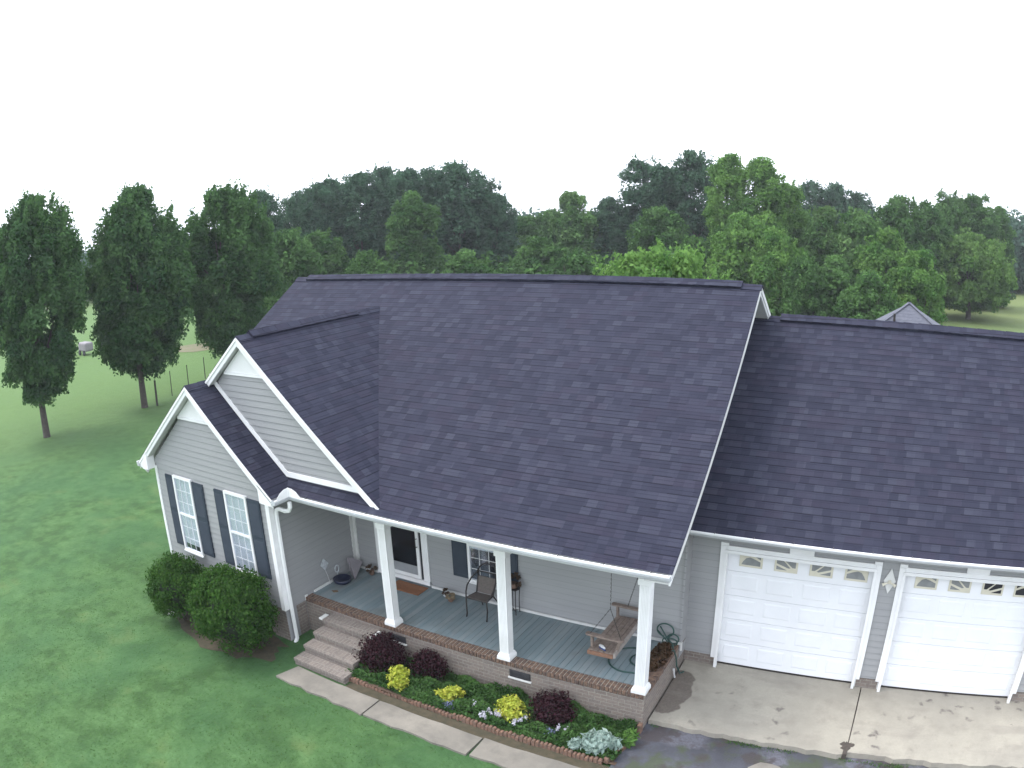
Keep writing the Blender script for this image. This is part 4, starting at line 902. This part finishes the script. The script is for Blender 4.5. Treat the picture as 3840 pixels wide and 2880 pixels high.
# ------------------------------------------------------------------ grass blades near the camera
r=np.random.default_rng(12); n=42000; x=r.uniform(-9,7,n); y=r.uniform(-7.5,2.5,n)
k=~((x>-3.8)&(x<7)&(y>-.62)) & ~((x>.6)&(x<6.78)&(y>-1.66)&(y<-.62)) & ~((x>.5)&(x<1.9)&(y>-1.25)) & ~((((x+1.35)/1.25)**2+((y+1.10)/.56)**2)<1+.25*np.sin(x*9)*np.sin(y*7)) & ~(x>6.7)
cl=np.sin(x*1.7+np.sin(y*2.3))*np.sin(y*1.9+x*.6)+r.normal(0,.6,n); k&=cl>-.5
k&=r.uniform(0,1,n)<np.clip((x+9)/5,0,1)*np.clip((2.5-y)/3,0,1)
x2=r.uniform(6.9,15,4000); y2=.12+r.normal(0,.035,4000)+.05; k2=(y2<.20)&(np.sin(x2*3.1)+.6*np.sin(x2*7.7)+r.normal(0,.4,4000)>.5)
x=np.concatenate([x,x2]); y=np.concatenate([y,y2]); k=np.concatenate([k,k2])
x,y=x[k],y[k]; e=(np.abs(y+1.66)<.10)&(x>.6)&(x<6.7); h=r.uniform(.010,.030,len(x))*np.where(e,1.5,1); a=r.uniform(0,6.28,len(x)); w=r.uniform(.006,.012,len(x)); b=np.where(x>6.85,-.185,gz(x,y))
P0=np.stack([x-np.cos(a)*w,y-np.sin(a)*w,b],1); P1=np.stack([x+np.cos(a)*w,y+np.sin(a)*w,b],1); P2=np.stack([x+r.normal(0,.02,len(x)),y+r.normal(0,.02,len(x)),b+h],1)
V=np.stack([P0,P1,P2],1).reshape(-1,3); Fa=np.arange(len(V)).reshape(-1,3)
T=np.repeat(np.stack([np.clip(.5+.35*np.sin(x*.9+2)*np.sin(y*1.1)+r.normal(0,.2,len(x)),0,1),r.uniform(0,1,len(x)),x*0],1),3,axis=0)
M['blade']=mk_leaf('grass_blade',(.042,.098,.028),(.090,.180,.060),(.085,.115,.035),.3)
tag(npmesh('grass',V,Fa,'blade',None,T),'short grass blades of the front lawn','grass',kind='stuff')

# ------------------------------------------------------------------ trees
def dome(z,top,bot,taper=0.):      # top / bottom dome heights in radii
    zt=1-top/HR; zb=bot/HR
    if z>zt: return math.sqrt(max(0,1-((z-zt)/(1-zt))**2))*(1-taper)
    if z<zb: return math.sqrt(max(0,1-((zb-z)/zb)**1.6))
    return 1-taper*(z-zb)/max(1e-3,zt-zb)
def shape_oval_broad(z): return dome(z,1.25,1.7,.10)
def shape_oval(z): return dome(z,1.9,1.5,.08)
def shape_pine(z): return dome(z,1.0,.5,.12)
def shape_leafy(z): return dome(z,1.25,.6,.10)
def shape_round(z): return max(.0,math.sin(math.pi*(z*.96+.02)))**.55
def trunk(parent,h,r0,seed,top,lean=.0,rcrown=1.):
    rr=random.Random(seed); m=MB(); m.tube([(0,0,-.15),(0,0,.05),(lean*.3,0,h*.5),(lean,0,h),(lean*1.1,0,top)],[r0*1.5,r0*1.1,r0*.9,r0*.75,r0*.2],9)
    for i in range(7):
        a=rr.uniform(0,6.28); z=h+rr.uniform(0,.5)*(top-h); m.tube([(lean,0,z-.1),(lean+math.cos(a)*rcrown*.35,math.sin(a)*rcrown*.35,z+rcrown*.35),(lean+math.cos(a)*rcrown*.6,math.sin(a)*rcrown*.6,z+rcrown*.85)],[r0*.45,r0*.28,r0*.1],6)
    return m.build('trunk','bark',parent,smooth=True)
protos={}
def proto(kind,var,ratio=0):
    fixed=kind in('round','shrub'); hb=0 if fixed else max(1.6,round(ratio*2)/2); key=(kind,var,hb)
    if key in protos: return protos[key]
    global HR
    sd=hash_(kind)+var*17
    cfg={'broad':(shape_oval_broad,3.5,230,80000,.040,'l_oval',.9,.25,(.14,.26),1.7),'oval':(shape_oval,3.5,230,80000,.040,'l_oval',.9,.25,(.14,.26),1.7),'pine':(shape_pine,4.5,230,26000,.055,'l_pine',.9,.15,(.13,.27),2.0),
     'leafy':(shape_leafy,3.0,90,18000,.065,'l_leafy',.9,.0,(.18,.36),1.5),'pale':(shape_leafy,3.0,90,18000,.065,'l_pale',.9,.0,(.18,.34),1.5),'bright':(shape_leafy,3.5,110,22000,.062,'l_bright',.9,.0,(.18,.36),1.5),
     'round':(shape_round,1.35,150,36000,.040,'l_bright2',.9,.1,(.10,.2),1.5),'shrub':(shape_round,1.35,150,36000,.030,'l_shrub',.8,.2,(.10,.19),1.6)}[kind]
    HR=hb or cfg[1]; k=max(.6,HR/cfg[1]); cfg=list(cfg); cfg[1]=HR; cfg[2]=int(cfg[2]*k); cfg[3]=int(cfg[3]*k); V,Fa,T=crown_mesh(cfg[0],sd,cfg[2],cfg[3],cfg[4],cfg[6],cfg[7],cfg[8],cfg[9],{'oval':.7,'broad':.7,'pine':.35}.get(kind,.2))
    o=npmesh('crown',V,Fa,cfg[5],None,T); me=o.data; bpy.data.objects.remove(o); protos[key]=(me,cfg[1]); return protos[key]
M['l_bright2']=mk_leaf('orchard_leaf',(0.065, 0.14, 0.038),(0.165, 0.29, 0.078),(0.1, 0.15, 0.045))
def hash_(s): return sum(ord(c)*(i+3) for i,c in enumerate(s))
def tree(name,kind,var,x,y,top,rad,label,group,cb=None,tr=.12,rz=0.,cat='tree',tilt=0.):
    g=float(gz(x,y)); t=empty(name,(x,y,g),label,cat,group,rz); H_=top-g
    zb=cb if cb is not None else max(.6,H_-rad*3); zh=H_-zb; me,hr=proto(kind,var,zh/rad)
    c=bpy.data.objects.new('crown',me); col.objects.link(c); c.parent=t; c.location=(0,0,zb); c.scale=(rad,rad,zh/hr); c.rotation_euler=(0,tilt,0)
    trunk(t,zb+.15*zh,tr,var+int(abs(x)*3),zb+zh*.75,0,rad); return t
RG='trees in a row on the lawn'
tree('lawn_tree','broad',1,-22.21,4.8,10.15,2.55,'oval dark green tree nearest the left edge, lowest trunk foot on the lawn',RG,1.7,.17,R_(29.4),tilt=R_(4.5))
tree('lawn_tree','oval',1,-22.38,10.8,10.15,2.8,'oval dark green lawn tree, middle of the row, with a post beside its trunk',RG,1.7,.17,R_(29.4),tilt=R_(4.5))
tree('lawn_tree','broad',2,-22.6,16.9,9.95,2.75,'oval dark green lawn tree closest to the house, trunk hidden by the roof',RG,1.7,.17,R_(29.4),tilt=R_(4.5))
PG='pines of the stand behind the house'
ordn=['first','second','third','fourth','fifth','sixth','seventh','eighth','ninth','tenth']
PW=[(-38.8,38.7,10.6,2.0),(-36.0,38.7,11.1,1.9),(-36.8,42.0,11.7,2.0),(-33.3,41.1,11.8,2.1),(-34.1,45.7,12.4,2.5),(-30.0,43.8,11.9,2.1),(-29.6,46.6,12.0,2.2),(-26.6,46.2,12.2,2.5),(-26.6,49.8,11.2,2.2),(-23.9,48.0,9.3,1.7)]
for i,(x,y,z,r0) in enumerate(PW): tree('pine_tree','pine',i%4,x,y,z,r0*1.12,'dark bluish pine, %s from the left along the skyline of the left pine stand'%ordn[i],PG,1.2,.14,i*1.3)
tree('pine_tree','pine',2,-35.0,31.0,10.6,1.9,'lone dark pine just right of the lawn tree closest to the house',PG,1.2,.14,.5)
PE=[(-15.1,52.3,8.8,1.9),(-12.2,53.4,12.2,2.4),(-11.0,55.9,11.6,2.0),(-8.2,54.7,12.9,2.5)]
for i,(x,y,z,r0) in enumerate(PE): tree('pine_tree','pine',(i+1)%4,x,y,z,r0,['low dark pine at the left edge of the right pine group','broad dark pine with sky showing through its crown, right group','narrow dark pine between two broader ones of the right group','tallest dark pine, with the highest tip in the picture'][i],'pines of the right group',1.2,.14,i*2.1)
PF=[(-.4,75.5,11.4,2.4),(2.5,75.8,11.2,2.7),(5.1,76.0,10.3,2.4)]
for i,(x,y,z,r0) in enumerate(PF): tree('pine_tree','pine',(i+2)%4,x,y,z,r0,'far dark pine behind the fresh green trees, %s of three from the left'%ordn[i],'far pines',1.0,.14,i*2.7)
LG='broadleaf trees behind the house'
LT=[('leafy',-59.9,39.8,8.3,2.3,'far bluish-green tree seen in the gap right of the middle lawn tree'),('leafy',-26.3,25.7,7.3,2.5,'mid green tree in front of the pines, directly right of the lawn row'),('leafy',-25.0,37.5,9.5,2.2,'lighter green tree standing out in the middle of the left pine stand'),
('leafy',-29.1,31.5,7.0,2.2,'green tree low before the left end of the pine stand'),('leafy',-22.7,29.1,5.5,2.0,'low bushy tree over the left third of the roof ridge'),('leafy',-17.4,33.1,5.2,2.3,'low bushy tree over the middle of the roof ridge'),
('leafy',-25.3,56.3,7.3,2.3,'small green treetop right of the pine stand, lowest on that skyline'),('leafy',-23.9,58.1,7.9,2.3,'small green treetop beside the pale olive one, on its left'),('pale',-17.9,51.0,9.3,2.4,'pale olive tree rising alone in the dip between the two pine groups'),
('leafy',-19.8,60.1,7.7,1.9,'small treetop right behind the pale olive tree'),('leafy',-15.3,39.0,5.8,2.2,'low green tree in front and left of the pale olive tree'),('leafy',-11.2,36.5,5.1,2.4,'low green tree in front of the pale olive tree, just left of the bright shrub'),
('leafy',-8.6,46.2,7.8,2.7,'broad green tree filling the space below the right pine group'),('leafy',-4.4,41.2,5.8,2.3,'green tree behind the bright yellow-green shrub'),
('bright',-2.9,45.7,11.8,2.0,'tall fresh green tree, left peak of the big bright group'),('bright',-.3,45.2,11.5,2.1,'tall fresh green tree, right peak of the big bright group'),('bright',1.1,47.5,9.9,1.9,'fresh green tree on the right shoulder of the big bright group'),
('bright',-.9,40.0,7.4,2.4,'fresh green lower tree below the left bright peak'),('bright',2.0,37.5,6.5,2.1,'fresh green lower tree above the right end of the main roof ridge'),('leafy',4.0,35.8,5.0,1.7,'low green tree above the left end of the garage ridge'),
('pale',4.1,45.9,8.1,2.1,'yellow-green pointed tree in front of the far pines, left one'),('pale',6.8,45.1,8.0,2.3,'yellow-green tree in front of the far pines, right one'),('leafy',9.6,55.1,9.5,2.7,'rounded green tree behind and left of the round orchard tree'),
('leafy',12.0,57.1,9.2,2.5,'green tree directly left behind the round orchard tree'),('leafy',15.0,67.0,10.6,2.6,'tall green tree on the skyline above the round orchard tree'),('leafy',18.1,66.7,10.6,2.4,'tall green tree with a pointed top near the right end of the skyline'),
('leafy',20.8,70.4,9.7,2.1,'shorter dark green tree at the right end of the skyline'),('bright',8.8,41.1,6.8,2.3,'fresh green tree above the outbuilding roof'),('bright',11.0,38.1,5.7,2.0,'fresh green tree between the outbuilding and the round orchard tree'),
('leafy',5.6,37.0,5.1,2.2,'low dark green tree over the garage ridge, left part'),('leafy',8.0,34.1,4.5,2.1,'low dark green tree right behind the outbuilding tip')]
for i,(k,x,y,z,r0,lb) in enumerate(LT): tree('broadleaf_tree',k,i%3,x,y,z,r0,lb,LG,.25,.12,i*1.7)
tree('orchard_tree','round',0,16.3,57.7,6.85,4.5,'wide round-crowned green tree with a short dark trunk at the meadow edge on the right',None,.7,.25)
tree('shrub_tree','shrub',0,2.1,13.9,6.3,2.95,'bright yellow-green bushy tree just behind the main roof ridge',None,1.6,.12)
# undergrowth and distant woods: masses nobody could count
def mass(name,label,arcs,mat,leaf,cat):
    r=np.random.default_rng(len(name)); Ps=[];Ns=[];Ts=[]
    for (az0,az1,d0,d1,h0,h1,n,m) in arcs:
        for i in range(n):
            az=R_(r.uniform(az0,az1)); d=r.uniform(d0,d1); x=9.8+d*math.sin(az); y=-8.85+d*math.cos(az); h=r.uniform(h0,h1); cr=h*r.uniform(.28,.42)
            g=float(gz(x,y)); q=r.normal(size=(m,3)); q/=np.linalg.norm(q,axis=1,keepdims=True); u=r.uniform(.7,1.05,m)[:,None]
            P=np.array([x,y,g+h*.5])+q*u*np.array([cr,cr,h*.5]); Ps.append(P); Ns.append(q+np.array([0,0,.3])); t=np.clip(r.normal(.5,.25)+r.normal(0,.15,m),0,1); Ts.append(np.stack([t,np.clip(r.normal(.3,.3,m),0,1),t*0],1))
    V,Fa,T=leaves(np.concatenate(Ps),leaf,np.concatenate(Ns),.8,1.5,np.concatenate(Ts),r); return tag(npmesh(name,V,Fa,mat,None,T),label,cat,kind='stuff')
mass('undergrowth','tangled dark green undergrowth along the foot of the woods',[(-47,0,50,68,2.5,5.5,150,260),(-44,-4,44,50,1.5,3.2,60,200)],'l_leafy',.28,'undergrowth')
mass('distant_woods','hazy line of far-off woods on the horizon',[(-78,-44,120,165,7.5,9.5,260,200),(-46,22,95,135,7.5,9.3,300,220),(6,22,100,125,9,11.2,80,260)],'l_far',.48,'woods')
# ------------------------------------------------------------------ small things on the lawn far left
for (x,y,h,rd,lb) in ((-22.0,11.35,1.25,.06,'thick dark post right beside the trunk of the middle lawn tree'),(-23.1,13.1,1.3,.025,'thin leaning stake on the lawn, second post from the left'),(-24.0,14.9,1.2,.028,'thin stake just left of the upper gable peak'),(-24.9,16.8,1.2,.028,'thin stake farthest back, next to the gable rake')):
    t=empty('fence_post',(x,y,float(gz(x,y))),lb,'post','posts on the left lawn'); m=MB(); m.tube([(0,0,-.1),(rd*.6,0,h)],[rd,rd*.85],7); m.build('post','post',t)
    m=MB(); m.tube([(rd*.6,0,h),(rd*.62,0,h+.03)],[rd*1.15,rd*.7],7); m.build('post_top','post',t)
t=empty('white_trailer',(-44.8,19.3,float(gz(-44.8,19.3))),'small pale trailer far off between the first two lawn trees','trailer'); m=MB(); m.box(-.7,.7,-.4,.4,.3,1.0); m.build('body','board',t,bevel=.12)
m=MB()
for a in (-.4,.4): m.tube([(a,-.47,.2),(a,-.38,.2)],.2,14)
m.build('wheel','dark',t)
tag(blob((-34.6,25.6,.3),(1.8,1.2,.9),1500,.16,'straw','brush_pile',None,nclump=24,seed=77),'pale dry brush behind the bare dirt on the far left lawn','brush')
mb=MB(); mb.add([(x,y,float(gz(x,y))+.02) for x,y in [(-36.5,22.2),(-34.2,22.8),(-33.2,24.6),(-34.6,26.2),(-37.2,25.6),(-38.2,23.8)]],[tuple(range(6))])
tag(mb.build('bare_dirt',M.setdefault('pinkdirt',simple('bare_dirt',(.16,.135,.085),(.12,.13,.06),2,.95))),None,None,kind='structure')
# ------------------------------------------------------------------ haze
mb=MB(); mb.box(-170,150,-30,190,-2.2,16)
hz=mb.build('haze','dark'); hm=bpy.data.materials.new('haze'); hm.use_nodes=True; nt=hm.node_tree; nt.nodes.clear()
o=nt.nodes.new('ShaderNodeOutputMaterial'); v=nt.nodes.new('ShaderNodeVolumePrincipled'); v.inputs['Color'].default_value=(.90,.94,1,1); v.inputs['Density'].default_value=.0006; v.inputs['Anisotropy'].default_value=0
nt.links.new(v.outputs[0],o.inputs['Volume']); hz.data.materials.clear(); hz.data.materials.append(hm); tag(hz,None,None,kind='stuff')
